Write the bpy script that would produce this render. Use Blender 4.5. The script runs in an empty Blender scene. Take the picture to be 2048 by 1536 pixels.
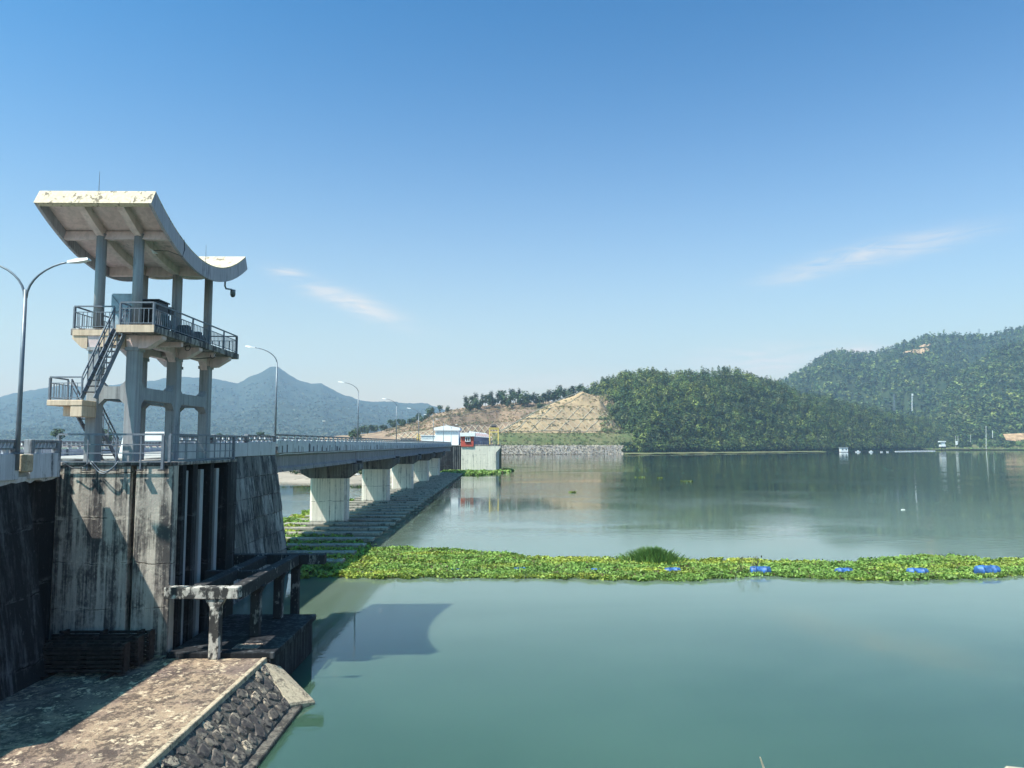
import bpy, math, random
import numpy as np
from mathutils import Vector, Matrix
random.seed(7); RNG = np.random.default_rng(7)
S = bpy.context.scene; C = S.collection
R = math.radians
# ---------------------------------------------------------------- camera
F, TH, YA, H = 1500.0, math.atan(121/1500), math.atan(19/1500), 9.7
cam_d = bpy.data.cameras.new("camera"); cam = bpy.data.objects.new("camera", cam_d); C.objects.link(cam)
cam_d.sensor_width = 36; cam_d.lens = F/2048*36; cam_d.clip_end = 30000; cam_d.clip_start = .1
cam.location = (0, 0, H); cam.rotation_euler = (math.pi/2 + TH, 0, -YA)
S.camera = cam
# ---------------------------------------------------------------- sky, sun, exposure
SUN = Vector((.545, .36, -1)).normalized()          # the way the light travels
W = bpy.data.worlds.new("World"); S.world = W; W.use_nodes = True
wn = W.node_tree.nodes; wl = W.node_tree.links; wn.clear()
wo = wn.new("ShaderNodeOutputWorld"); bg = wn.new("ShaderNodeBackground"); bg.inputs[1].default_value = .11
sky = wn.new("ShaderNodeTexSky"); sky.sky_type = 'NISHITA'; sky.sun_disc = False
sky.sun_elevation = math.asin(-SUN.z); sky.sun_rotation = math.atan2(-SUN.x, -SUN.y) % (2*math.pi)
sky.air_density = 1.0; sky.dust_density = 1.3; sky.ozone_density = 3.5; sky.altitude = 0
hs = wn.new("ShaderNodeHueSaturation"); hs.inputs['Saturation'].default_value = 1.2
gm = wn.new("ShaderNodeGamma"); gm.inputs[1].default_value = 1.5; sc_in = wn.new("ShaderNodeVectorMath"); sc_in.operation = 'SCALE'; sc_in.inputs[3].default_value = 1/6
sc_out = wn.new("ShaderNodeVectorMath"); sc_out.operation = 'SCALE'; sc_out.inputs[3].default_value = 6
wl.new(sky.outputs[0], sc_in.inputs[0]); wl.new(sc_in.outputs[0], gm.inputs[0]); wl.new(gm.outputs[0], sc_out.inputs[0]); wl.new(sc_out.outputs[0], hs.inputs['Color'])
# thin cirrus wisps, placed by bearing
tc = wn.new("ShaderNodeTexCoord")
def wmath(op, a, b=None, c=None, clamp=False):
    n = wn.new("ShaderNodeMath"); n.operation = op; n.use_clamp = clamp
    for i, v in enumerate((a, b, c)):
        if v is None: continue
        if isinstance(v, (int, float)): n.inputs[i].default_value = v
        else: wl.new(v, n.inputs[i])
    return n.outputs[0]
sep = wn.new("ShaderNodeSeparateXYZ"); wl.new(tc.outputs['Generated'], sep.inputs[0])
az = wmath('ARCTAN2', sep.outputs[0], sep.outputs[1]); el = wmath('ARCSINE', sep.outputs[2])
mp = wn.new("ShaderNodeCombineXYZ"); wl.new(az, mp.inputs[0]); wl.new(el, mp.inputs[1])
nz = wn.new("ShaderNodeTexNoise"); nz.inputs['Scale'].default_value = 34; nz.inputs['Detail'].default_value = 9; nz.inputs['Roughness'].default_value = .62; nz.inputs['Distortion'].default_value = 1.1
mpg = wn.new("ShaderNodeMapping"); mpg.inputs['Scale'].default_value = (.34, 2.4, 1); mpg.inputs['Rotation'].default_value = (0, 0, .12); wl.new(mp.outputs[0], mpg.inputs[0]); wl.new(mpg.outputs[0], nz.inputs['Vector'])
wisps = None
def bearing(px, py):
    u, v = (px-1024)/F, -(py-768)/F
    d = Vector((u, math.cos(TH)-v*math.sin(TH), math.sin(TH)+v*math.cos(TH)))
    c, s = math.cos(YA), math.sin(YA)
    return Vector((d.x*c+d.y*s, -d.x*s+d.y*c, d.z))
for (px, py, ha, hb, tilt, amp) in ((575, 546, 34, 12, -.12, .30), (705, 606, 115, 20, -.33, .50), (1790, 497, 135, 20, .10, .34), (1640, 535, 110, 20, .14, .12),
                                    (1575, 556, 60, 14, .05, .16), (1545, 722, 150, 34, .0, .40), (1735, 702, 50, 12, -.1, .5), (1100, 775, 320, 40, 0, .20)):
    d = bearing(px, py).normalized(); a0, e0 = math.atan2(d.x, d.y), math.asin(d.z)
    da = wmath('SUBTRACT', az, a0); de = wmath('SUBTRACT', el, e0)
    ct, st = math.cos(math.atan(tilt)), math.sin(math.atan(tilt))
    u = wmath('ADD', wmath('MULTIPLY', da, ct/(ha/F)), wmath('MULTIPLY', de, st/(ha/F)))
    v = wmath('ADD', wmath('MULTIPLY', da, -st/(hb/F)), wmath('MULTIPLY', de, ct/(hb/F)))
    r2 = wmath('ADD', wmath('MULTIPLY', u, u), wmath('MULTIPLY', v, v))
    g = wmath('MULTIPLY', wmath('POWER', 2.718, wmath('MULTIPLY', r2, -1.3)), amp)
    wisps = g if wisps is None else wmath('ADD', wisps, g)
dens = wmath('MULTIPLY', wmath('MULTIPLY', wisps, 1.8), wmath('MULTIPLY_ADD', nz.outputs[0], 3.6, -1.1, clamp=True), clamp=True)
tint = wn.new("ShaderNodeVectorMath"); tint.operation = 'MULTIPLY'; tint.inputs[1].default_value = (.45, 1.74, 1.32); wl.new(hs.outputs[0], tint.inputs[0])
veil = wmath('POWER', 2.718, wmath('MULTIPLY', wmath('POWER', wmath('DIVIDE', wmath('MAXIMUM', el, 0), .24), 1.4), -1))   # pale humid air low in the sky, all round
vm = wn.new("ShaderNodeMix"); vm.data_type = 'RGBA'; wl.new(veil, vm.inputs[0]); wl.new(tint.outputs[0], vm.inputs[6]); vm.inputs[7].default_value = (4.9, 3.8, 2.9, 1)
mixc = wn.new("ShaderNodeMix"); mixc.data_type = 'RGBA'
wl.new(dens, mixc.inputs[0]); wl.new(vm.outputs[2], mixc.inputs[6]); mixc.inputs[7].default_value = (5.4, 4.9, 4.4, 1)
wl.new(mixc.outputs[2], bg.inputs[0]); wl.new(bg.outputs[0], wo.inputs[0])
sd = bpy.data.lights.new("sun", 'SUN'); sd.energy = 5.0; sd.angle = R(.53); sd.color = (1, .94, .83)
so = bpy.data.objects.new("sun", sd); C.objects.link(so); so.rotation_euler = SUN.to_track_quat('-Z', 'Y').to_euler(); so.location = (-40, -20, 80)
vs = S.view_settings; S.display_settings.display_device = 'sRGB'
vs.view_transform = 'Standard'; vs.look = 'None'; vs.gamma = 1; vs.exposure = 0.75; vs.use_curve_mapping = False
S.render.engine = 'CYCLES'; cy = S.cycles
cy.use_denoising = True; cy.max_bounces = 6; cy.diffuse_bounces = 2; cy.glossy_bounces = 3; cy.transmission_bounces = 3; cy.volume_bounces = 1; cy.caustics_reflective = False; cy.caustics_refractive = False
cy.sample_clamp_indirect = 8

# ---------------------------------------------------------------- helpers
def sight(px, py, Y):                    # a point of the terrain from its bearing in the survey photo and its distance
    d = bearing(px, py); t = Y/d.y; return Vector((d.x*t, Y, H+d.z*t))
def on_water(px, py, z=0.0):
    d = bearing(px, py); t = (z-H)/d.z; return Vector((d.x*t, d.y*t, z))
ORG = {}
class MB:
    def __init__(s): s.v = []; s.f = []
    def add(s, vs, fs):
        n = len(s.v); s.v += [tuple(v) for v in vs]; s.f += [tuple(i+n for i in f) for f in fs]; return s
    def box(s, x0, x1, y0, y1, z0, z1):
        return s.add([(x0,y0,z0),(x1,y0,z0),(x1,y1,z0),(x0,y1,z0),(x0,y0,z1),(x1,y0,z1),(x1,y1,z1),(x0,y1,z1)],
                     [(0,3,2,1),(4,5,6,7),(0,1,5,4),(1,2,6,5),(2,3,7,6),(3,0,4,7)])
    def hexa(s, b, t):                   # bottom and top quads, anticlockwise from above
        return s.add(list(b)+list(t), [(0,3,2,1),(4,5,6,7),(0,1,5,4),(1,2,6,5),(2,3,7,6),(3,0,4,7)])
    def prism(s, poly, axis, a0, a1):    # polygon in the other two axes, pushed along axis
        n = len(poly)
        def P(p, a): return {'x': (a, p[0], p[1]), 'y': (p[0], a, p[1]), 'z': (p[0], p[1], a)}[axis]
        vs = [P(p, a0) for p in poly] + [P(p, a1) for p in poly]
        return s.add(vs, [tuple(range(n))[::-1], tuple(range(n, 2*n))] + [(i, (i+1) % n, (i+1) % n+n, i+n) for i in range(n)])
    def tube(s, pts, r, n=8, r1=None, cap=True):
        pts = [Vector(p) for p in pts]; m = len(pts); r1 = r if r1 is None else r1; vs = []; up = None
        for i, p in enumerate(pts):
            t = (pts[min(i+1, m-1)]-pts[max(i-1, 0)]).normalized()
            if up is None: up = t.orthogonal().normalized()
            up = (up - t*up.dot(t)).normalized(); b = t.cross(up); rr = r+(r1-r)*i/(m-1)
            vs += [p+(up*math.cos(2*math.pi*k/n)+b*math.sin(2*math.pi*k/n))*rr for k in range(n)]
        fs = [(i*n+k, i*n+(k+1) % n, (i+1)*n+(k+1) % n, (i+1)*n+k) for i in range(m-1) for k in range(n)]
        if cap: fs += [tuple(range(n))[::-1], tuple(range((m-1)*n, m*n))]
        return s.add(vs, fs)
    def bar(s, a, b, w, h):              # square bar from a to b, w wide and h high
        a, b = Vector(a), Vector(b); t = (b-a).normalized(); up = Vector((0,0,1))
        if abs(t.z) > .95: up = Vector((0,1,0))
        sd = t.cross(up).normalized()*(w/2); u = sd.cross(t).normalized()*(h/2)
        q = [-sd-u, sd-u, sd+u, -sd+u]
        return s.add([a+k for k in q]+[b+k for k in q], [(3,2,1,0),(4,5,6,7),(0,1,5,4),(1,2,6,5),(2,3,7,6),(3,0,4,7)])
    def build(s, name, m, parent=None, smooth=False, bevel=0, loc=None):
        o0 = ORG.get(parent.name, Vector((0,0,0))) if parent else Vector((0,0,0))
        if loc is not None: o0 = Vector(loc)
        me = bpy.data.meshes.new(name); me.from_pydata([tuple(Vector(v)-o0) for v in s.v], [], s.f); me.update()
        if m: me.materials.append(m)
        if smooth: me.polygons.foreach_set('use_smooth', [True]*len(me.polygons))
        o = bpy.data.objects.new(name, me); C.objects.link(o)
        if parent: o.parent = parent
        elif loc is not None: o.location = loc
        ORG[o.name] = o0
        if bevel:
            b = o.modifiers.new('b', 'BEVEL'); b.width = bevel; b.segments = 1; b.limit_method = 'ANGLE'
        return o
def tag(o, label=None, cat=None, group=None, kind=None):
    if label: o['label'] = label
    if cat: o['category'] = cat
    if group: o['group'] = group
    if kind: o['kind'] = kind
    return o
def thing(name, label, cat, loc=(0,0,0), group=None):
    o = bpy.data.objects.new(name, None); C.objects.link(o); o.location = loc; o.empty_display_size = .3
    ORG[o.name] = Vector(loc); return tag(o, label, cat, group)
KIDS = {}
def copy_tree(o, parent=None):
    c = o.copy(); C.objects.link(c)
    if parent: c.parent = parent
    for ch in list(o.children): copy_tree(ch, c)
    return c
def part_copy(o, parent, loc, rz=0, sc=None):   # another piece sharing the mesh
    c = o.copy(); C.objects.link(c); c.parent = parent; c.location = loc; c.rotation_euler = (0, 0, rz)
    if sc: c.scale = sc
    return c
ORD = ['first','second','third','fourth','fifth','sixth','seventh','eighth','ninth','tenth','eleventh','twelfth']

# ---------------------------------------------------------------- materials
class NT:
    def __init__(s, name):
        s.m = bpy.data.materials.new(name); s.m.use_nodes = True; s.t = s.m.node_tree; s.n = s.t.nodes; s.l = s.t.links
        s.p = s.n['Principled BSDF']; s.out = s.n['Material Output']
        s.pos = s.n.new('ShaderNodeNewGeometry').outputs['Position']
    def put(s, sock, v):
        if isinstance(v, bpy.types.NodeSocket): s.l.new(v, sock)
        elif isinstance(v, (tuple, list)) and len(v) == 3 and sock.type == 'RGBA': sock.default_value = (*v, 1)
        else: sock.default_value = v
    def math(s, op, a, b=0, c=0, clamp=False):
        n = s.n.new('ShaderNodeMath'); n.operation = op; n.use_clamp = clamp
        for i, v in enumerate((a, b, c)): s.put(n.inputs[i], v)
        return n.outputs[0]
    def noise(s, scale=(1,1,1), detail=5, rough=.6, dist=0, vec=None):
        mp = s.n.new('ShaderNodeMapping'); s.l.new(vec or s.pos, mp.inputs[0]); mp.inputs['Scale'].default_value = scale
        n = s.n.new('ShaderNodeTexNoise'); s.l.new(mp.outputs[0], n.inputs['Vector']); n.inputs['Scale'].default_value = 1
        n.inputs['Detail'].default_value = detail; n.inputs['Roughness'].default_value = rough; n.inputs['Distortion'].default_value = dist
        return n.outputs[0]
    def voro(s, scale, feature='F1'):
        mp = s.n.new('ShaderNodeMapping'); s.l.new(s.pos, mp.inputs[0]); mp.inputs['Scale'].default_value = scale
        n = s.n.new('ShaderNodeTexVoronoi'); n.feature = feature; s.l.new(mp.outputs[0], n.inputs['Vector']); n.inputs['Scale'].default_value = 1
        return n.outputs[0]
    def ramp(s, v, lo, hi, a=0.0, b=1.0):
        n = s.n.new('ShaderNodeMapRange'); n.interpolation_type = 'SMOOTHSTEP'; s.put(n.inputs[0], v)
        for i, k in enumerate((lo, hi, a, b)): n.inputs[i+1].default_value = k
        return n.outputs[0]
    def mix(s, f, a, b):
        n = s.n.new('ShaderNodeMix'); n.data_type = 'RGBA'; s.put(n.inputs[0], f); s.put(n.inputs[6], a); s.put(n.inputs[7], b); return n.outputs[2]
    def sep(s):
        n = s.n.new('ShaderNodeSeparateXYZ'); s.l.new(s.pos, n.inputs[0]); return n.outputs
    def attr(s, name='Col'):
        n = s.n.new('ShaderNodeAttribute'); n.attribute_name = name; return n.outputs['Color']
    def bump(s, h, strength=.4, dist=.05):
        n = s.n.new('ShaderNodeBump'); n.inputs['Strength'].default_value = strength; n.inputs['Distance'].default_value = dist
        s.put(n.inputs['Height'], h); s.l.new(n.outputs[0], s.p.inputs['Normal'])
    def fin(s, col, rough=.85, spec=.3, metal=0):
        s.put(s.p.inputs['Base Color'], col); s.put(s.p.inputs['Roughness'], rough); s.p.inputs['Specular IOR Level'].default_value = spec; s.put(s.p.inputs['Metallic'], metal)
        return s.m
def concrete(name, light, mid, dark, amount=.5, streak=(1.6,1.6,.10), lift=None, relief=.5, blotch=1.0, soft=.07, tide=0):
    """weathered concrete: vertical run-off streaks, blotches, pitting and (lift) broken pour lines"""
    t = NT(name); z = t.sep()[2]
    st = t.noise(streak, 6, .65); s2 = t.noise((streak[0]*4, streak[1]*4, streak[2]*2.2), 4, .6); bl = t.noise((blotch*.6,)*3, 5, .62); fi = t.noise((9,9,6), 4, .7)
    v = t.math('ADD', t.math('ADD', t.math('MULTIPLY', st, .45), t.math('MULTIPLY', s2, .25)), t.math('ADD', t.math('MULTIPLY', bl, .35), t.math('MULTIPLY', fi, .12)))
    c = .585+(amount-.5)*.33
    col = t.mix(t.ramp(bl, .35, .65), light, mid)
    col = t.mix(t.math('MULTIPLY', t.ramp(s2, .58, .40), .35), col, tuple(k*.62 for k in mid))
    col = t.mix(t.math('MULTIPLY', t.ramp(v, c+soft, c-soft), .93), col, dark)
    col = t.mix(t.math('MULTIPLY', t.ramp(fi, .60, .72), .4), col, tuple(min(1, k*1.2) for k in light))
    h = t.math('ADD', t.math('MULTIPLY', fi, .6), t.math('MULTIPLY', bl, .5))
    if lift:
        wob = t.math('MULTIPLY_ADD', t.noise((.6,.6,.25), 5), .5, z)
        fr = t.math('FRACT', t.math('DIVIDE', wob, lift)); brk = t.ramp(t.noise((1.1,1.1,1.1), 4), .42, .56)
        halo = t.math('MULTIPLY', t.ramp(t.math('ABSOLUTE', t.math('SUBTRACT', fr, .03)), .085, .02), t.ramp(t.noise((1.7,1.7,2.5), 5, .7), .47, .62))
        col = t.mix(t.math('MULTIPLY', halo, .6), col, light)
        ln = t.math('MULTIPLY', t.ramp(t.math('ABSOLUTE', t.math('SUBTRACT', fr, .03)), .014, .004), brk)
        col = t.mix(t.math('MULTIPLY', ln, .85), col, tuple(k*.3 for k in dark)); h = t.math('SUBTRACT', h, ln)
    if tide: col = t.mix(t.math('MULTIPLY', t.ramp(t.math('MULTIPLY_ADD', bl, .7, z), tide+.55, tide+.2), .75), col, (.045,.05,.04))
    t.bump(h, relief, .05); return t.fin(col, .92, .2)
def plain(name, col, rough=.6, spec=.4, metal=0, var=.18, scale=3.0):
    t = NT(name); n = t.noise((scale,)*3, 4)
    return t.fin(t.mix(t.ramp(n, .35, .7), tuple(c*(1-var) for c in col), tuple(min(1, c*(1+var)) for c in col)), rough, spec, metal)
def leafy(name, rough=.75, trans=.25):
    t = NT(name); a = t.attr(); n = t.noise((.6,.6,.6), 3)
    hs = t.n.new('ShaderNodeHueSaturation'); t.l.new(a, hs.inputs['Color']); t.l.new(t.ramp(n, .3, .7, .75, 1.25), hs.inputs['Value'])
    t.fin(hs.outputs[0], rough, .25)
    if trans:
        tr = t.n.new('ShaderNodeBsdfTranslucent'); t.l.new(hs.outputs[0], tr.inputs['Color']); mx = t.n.new('ShaderNodeMixShader'); mx.inputs[0].default_value = trans
        t.l.new(t.p.outputs[0], mx.inputs[1]); t.l.new(tr.outputs[0], mx.inputs[2]); t.l.new(mx.outputs[0], t.out.inputs['Surface'])
    return t.m
M = {}
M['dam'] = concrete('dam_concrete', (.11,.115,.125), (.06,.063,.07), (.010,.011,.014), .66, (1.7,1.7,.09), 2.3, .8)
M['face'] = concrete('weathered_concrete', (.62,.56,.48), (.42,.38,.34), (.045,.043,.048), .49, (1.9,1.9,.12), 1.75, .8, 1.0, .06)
M['abut'] = concrete('abutment_concrete', (.30,.305,.31), (.19,.195,.20), (.03,.032,.04), .54, (1.7,1.7,.11), None, .7, 1.2)
def vary(m, lo=.55, hi=1.7):
    nt = m.node_tree; p = nt.nodes['Principled BSDF']; src = p.inputs['Base Color'].links[0].from_socket
    oi = nt.nodes.new('ShaderNodeObjectInfo'); mr = nt.nodes.new('ShaderNodeMapRange'); mr.inputs[3].default_value = lo; mr.inputs[4].default_value = hi; nt.links.new(oi.outputs['Random'], mr.inputs[0])
    h = nt.nodes.new('ShaderNodeHueSaturation'); nt.links.new(src, h.inputs['Color']); nt.links.new(mr.outputs[0], h.inputs['Value']); nt.links.new(h.outputs[0], p.inputs['Base Color'])
M['facing'] = concrete('facing_concrete', (.26,.265,.27), (.17,.175,.18), (.03,.032,.04), .5, (1.7,1.7,.16), None, .7, 1.2); vary(M['facing'])
M['pier'] = concrete('pier_concrete', (.82,.76,.66), (.70,.65,.565), (.20,.195,.185), .27, (1.5,1.5,.06), 3.1, .4, tide=.55)
M['cap'] = concrete('cap_concrete', (.24,.24,.24), (.16,.16,.165), (.045,.045,.055), .45, (1.8,1.8,.12))
M['strut'] = concrete('strut_concrete', (.38,.35,.30), (.27,.25,.22), (.06,.06,.06), .33, (1.2,1.2,1.2))
M['girder'] = concrete('girder_concrete', (.30,.30,.33), (.24,.24,.27), (.10,.10,.12), .18, (1.2,1.2,.08))
M['tower'] = concrete('grey_painted_concrete', (.37,.38,.40), (.30,.31,.33), (.14,.15,.165), .18, (2.2,2.2,.10), None, .3)
M['cream'] = concrete('cream_painted_concrete', (.70,.55,.42), (.62,.475,.36), (.22,.17,.14), .17, (2.2,2.2,.25), None, .35, 1.6)
M['soffit'] = concrete('pink_grey_soffit', (.84,.66,.65), (.74,.58,.57), (.30,.26,.27), .12, (1.2,1.2,.4), None, .3)
M['fascia'] = concrete('roof_fascia', (.52,.48,.54), (.44,.41,.47), (.13,.12,.15), .28, (2.6,2.6,.3), None, .4)
M['roof'] = concrete('flaking_roof_paint', (.67,.56,.43), (.60,.50,.38), (.17,.14,.11), .36, (2.6,2.6,2.6), None, .6, 3.4, .03)
M['edge'] = concrete('stained_slab_edge', (.46,.42,.38), (.33,.30,.29), (.05,.047,.055), .5, (3.5,3.5,.8), None, .4, 2)
M['white'] = concrete('white_parapet_paint', (.56,.57,.62), (.48,.49,.54), (.09,.10,.12), .24, (2.2,2.2,.16), None, .3, 1.3, .04)
M['black_shaded'] = concrete('shaded_mossy_concrete', (.40,.38,.35), (.24,.225,.215), (.016,.016,.02), .74, (1.8,1.8,.9), None, .6, 2.0, .04)  # darker copy for the frame's shaded parts, shade put into the colour
M['railc'] = concrete('rail_concrete', (.30,.31,.34), (.22,.23,.26), (.06,.065,.08), .35, (3,3,.6), None, .3, 1.5)
M['black'] = concrete('sunlit_moulded_concrete', (.66,.62,.55), (.46,.43,.40), (.018,.018,.021), .55, (1.6,1.6,1.0), None, .6, 2.0, .03)  # copy for the frame's sunlit front, sunlight put into the paler patches
def panel_mat():
    t = NT('dripping_white_panel'); z = t.sep()[2]; n = t.noise((.05,2.1,.02), 4, .65); n2 = t.noise((.05,5.5,.03), 3, .6); b = t.noise((.5,.5,.5), 4)
    col = t.mix(t.ramp(b, .35, .65), (.58,.60,.65), (.48,.50,.55)); col = t.mix(t.math('MULTIPLY', t.ramp(n2, .52, .64), .45), col, (.25,.26,.29))
    lim = t.math('MULTIPLY_ADD', t.noise((.05,.9,.01), 2), 1.5, 8.85)
    drip = t.math('MULTIPLY', t.ramp(n, .535, .57), t.ramp(t.math('SUBTRACT', lim, z), -.03, .03))
    top = t.math('MULTIPLY', t.ramp(n2, .57, .62), t.ramp(z, 9.72, 9.9))
    col = t.mix(t.math('MULTIPLY', t.math('MAXIMUM', drip, t.math('MULTIPLY', top, .7)), .92), col, (.035,.04,.05)); return t.fin(col, .85, .2)
M['panel'] = panel_mat()
M['road'] = plain('road_concrete', (.36,.35,.34), .9, .2)
M['steel'] = plain('galvanised_steel', (.17,.20,.24), .45, .5, .3, .12)
M['rail'] = plain('grey_rail_paint', (.17,.19,.23), .5, .4, .1, .15, 6)
M['dark'] = plain('dark_machinery', (.035,.038,.05), .5, .5, .2)
M['rust'] = plain('rusty_dark_steel', (.030,.024,.024), .8, .3, .2, .5, 5)
M['lampw'] = plain('white_lamp_housing', (.75,.76,.78), .4, .5)
M['sheet'] = plain('blue_grey_sheet', (.34,.44,.52), .35, .5)
M['red'] = plain('red_wall_paint', (.50,.085,.06), .7)
M['wwall'] = plain('white_wall', (.80,.81,.82), .8, .3, 0, .05)
M['yellow'] = plain('yellow_crane_paint', (.70,.52,.16), .5)
M['glass'] = plain('dark_window_glass', (.02,.03,.04), .1, .8)
M['blue'] = plain('blue_plastic', (.045,.13,.36), .5, .4, 0, .45, 3)
M['bark'] = plain('tree_bark', (.16,.13,.10), .9, .2)
M['leaf'] = leafy('foliage'); M['hya'] = leafy('hyacinth_leaf', .5, .3)
M['lattice'] = plain('lattice_concrete', (.52,.45,.34), .9, .2)
def apron_mat():
    t = NT('apron_dirt'); n1 = t.noise((1.3,1.0,1), 7, .72, .8); n2 = t.noise((7,6,5), 5, .7, .5); n3 = t.noise((.28,.28,.28), 3); n4 = t.noise((2.6,2.2,1), 5, .7, .4)
    s = t.math('ADD', t.math('MULTIPLY', n1, .55), t.math('MULTIPLY', n2, .45))
    col = t.mix(t.ramp(n3, .38, .60), (.20,.145,.125), (.37,.27,.19)); col = t.mix(t.math('MULTIPLY', t.ramp(s, .54, .44), .85), col, (.075,.057,.052)); col = t.mix(t.ramp(t.math('ADD', t.math('MULTIPLY', n4, .6), t.math('MULTIPLY', n2, .4)), .535, .60), col, (.58,.46,.33))
    t.bump(t.math('ADD', n2, t.math('MULTIPLY', n4, 1.5)), 1.0, .06); return t.fin(col, .95, .15)
M['apron'] = apron_mat()
def stone_mat():
    t = NT('embankment_stone'); oi = t.n.new('ShaderNodeObjectInfo').outputs['Random']; n = t.noise((5,5,5), 6, .7); b = t.noise((1.3,1.3,1.3), 3)
    col = t.mix(t.ramp(oi, .3, 1.0), (.17,.14,.12), (.52,.41,.30)); col = t.mix(t.ramp(n, .52, .42), col, (.045,.04,.042)); col = t.mix(t.math('MULTIPLY', t.ramp(b, .54, .44), .8), col, (.07,.06,.06))
    col = t.mix(t.ramp(n, .66, .72), col, (.50,.43,.34))
    t.bump(n, .8, .04); return t.fin(col, .92, .2)
M['stone'] = stone_mat()
M['mortar'] = concrete('dark_mortar', (.22,.19,.155), (.14,.12,.105), (.04,.036,.035), .5, (3,3,3), None, .9, 3)
M['kerb'] = concrete('pale_kerb', (.54,.44,.32), (.43,.345,.25), (.12,.10,.08), .36, (3,3,3), None, .6, 2)
def water_mat():
    t = NT('lake_water'); p = t.pos
    x, y, z = t.sep()
    patch = t.noise((.022,.045,1), 3, .5, .6)
    near = t.ramp(y, 44, 100)                       # the boom keeps the near basin calm, the open lake is ruffled
    open_ = t.math('MULTIPLY', t.ramp(patch, .38, .62), near)
    w1 = t.noise((.5,1.1,1), 2, .5, .4); w2 = t.noise((1.6,3.6,1), 2, .5, .3); w3 = t.noise((.06,.12,1), 2, .5)
    hgt = t.math('ADD', t.math('MULTIPLY', w1, t.math('MULTIPLY_ADD', open_, .024, .003)), t.math('MULTIPLY', w2, t.math('MULTIPLY_ADD', open_, .010, .0022)))
    hgt = t.math('ADD', hgt, t.math('MULTIPLY', w3, .008))
    b = t.n.new('ShaderNodeBump'); b.inputs['Strength'].default_value = 1; b.inputs['Distance'].default_value = 1; t.l.new(hgt, b.inputs['Height']); t.l.new(b.outputs[0], t.p.inputs['Normal'])
    murk_sheen = t.noise((.03,.05,1), 4, .55, .3)
    col = t.mix(t.ramp(murk_sheen, .3, .7), (.032,.072,.048), (.054,.102,.072)); col = t.mix(t.math('MULTIPLY', t.ramp(t.math('MULTIPLY_ADD', murk_sheen, 14, y), 34, 62), .8), col, (.14,.18,.145)); col = t.mix(t.ramp(y, 60, 190), col, (.006,.020,.015))  # murk mottle; paler mid band paints sky sheen, dark far water the hills' reflection
    t.fin(col, .02, .5); t.p.inputs['IOR'].default_value = 1.40; t.p.inputs['Subsurface Weight'].default_value = 1; t.p.inputs['Subsurface Radius'].default_value = (1, 1, .8); t.p.inputs['Subsurface Scale'].default_value = 1.5
    return t.m
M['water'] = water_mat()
def ground_mat(name, a, b, c, s=.05, bumpd=.6):
    t = NT(name); n1 = t.noise((s,)*3, 6, .65); n2 = t.noise((s*7,)*3, 5, .7)
    col = t.mix(t.ramp(n1, .38, .62), a, b); col = t.mix(t.ramp(n2, .55, .68), col, c); t.bump(n2, .6, bumpd); return t.fin(col, .95, .1)
M['woods'] = ground_mat('forest_floor', (.022,.036,.018), (.035,.05,.022), (.05,.06,.03), .02)
M['mount'] = ground_mat('mountain_scrub', (.026,.038,.034), (.044,.056,.044), (.062,.070,.054), .006, 9)
M['drysl'] = ground_mat('dry_hill_soil', (.32,.22,.145), (.22,.15,.11), (.12,.105,.06), .045)
M['cut'] = ground_mat('cut_slope_soil', (.42,.30,.18), (.33,.235,.15), (.16,.145,.08), .05)
M['grassb'] = ground_mat('grassy_berm', (.10,.125,.05), (.15,.14,.07), (.22,.18,.10), .04)
M['riprap'] = ground_mat('stone_riprap', (.24,.22,.21), (.33,.30,.27), (.12,.11,.10), .25, 1.0)
M['sand'] = ground_mat('river_sand', (.36,.30,.25), (.28,.24,.20), (.16,.14,.11), .05)
M['plain'] = ground_mat('green_plain', (.07,.09,.04), (.10,.11,.05), (.14,.12,.07), .01)
M['scar'] = plain('bare_orange_soil', (.42,.27,.16), .95, .1, 0, .3, .1)

# ---------------------------------------------------------------- water, ground, terrain
def sheet(name, x0, x1, y0, y1, z, m, kind='structure'):
    return tag(MB().add([(x0,y0,z),(x1,y0,z),(x1,y1,z),(x0,y1,z)], [(0,1,2,3)]).build(name, m), kind=kind)
sheet('ground', -9000, 9000, -300, 12000, -3, M['sand'])
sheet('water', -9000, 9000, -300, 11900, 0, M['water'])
def vnoise(x, y, seed=0):
    def hsh(i, j):
        v = np.sin(i*127.1+j*311.7+seed*74.7)*43758.5453; return v-np.floor(v)
    i, j = np.floor(x), np.floor(y); u, v = x-i, y-j; u = u*u*(3-2*u); v = v*v*(3-2*v)
    return (hsh(i,j)*(1-u)+hsh(i+1,j)*u)*(1-v)+(hsh(i,j+1)*(1-u)+hsh(i+1,j+1)*u)*v
def fbm(x, y, seed=0, o=5):
    s = 0*x; a = .5
    for k in range(o): s = s+a*(vnoise(x, y, seed+k)-.5); x = x*2.03; y = y*2.03; a *= .5
    return s
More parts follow.
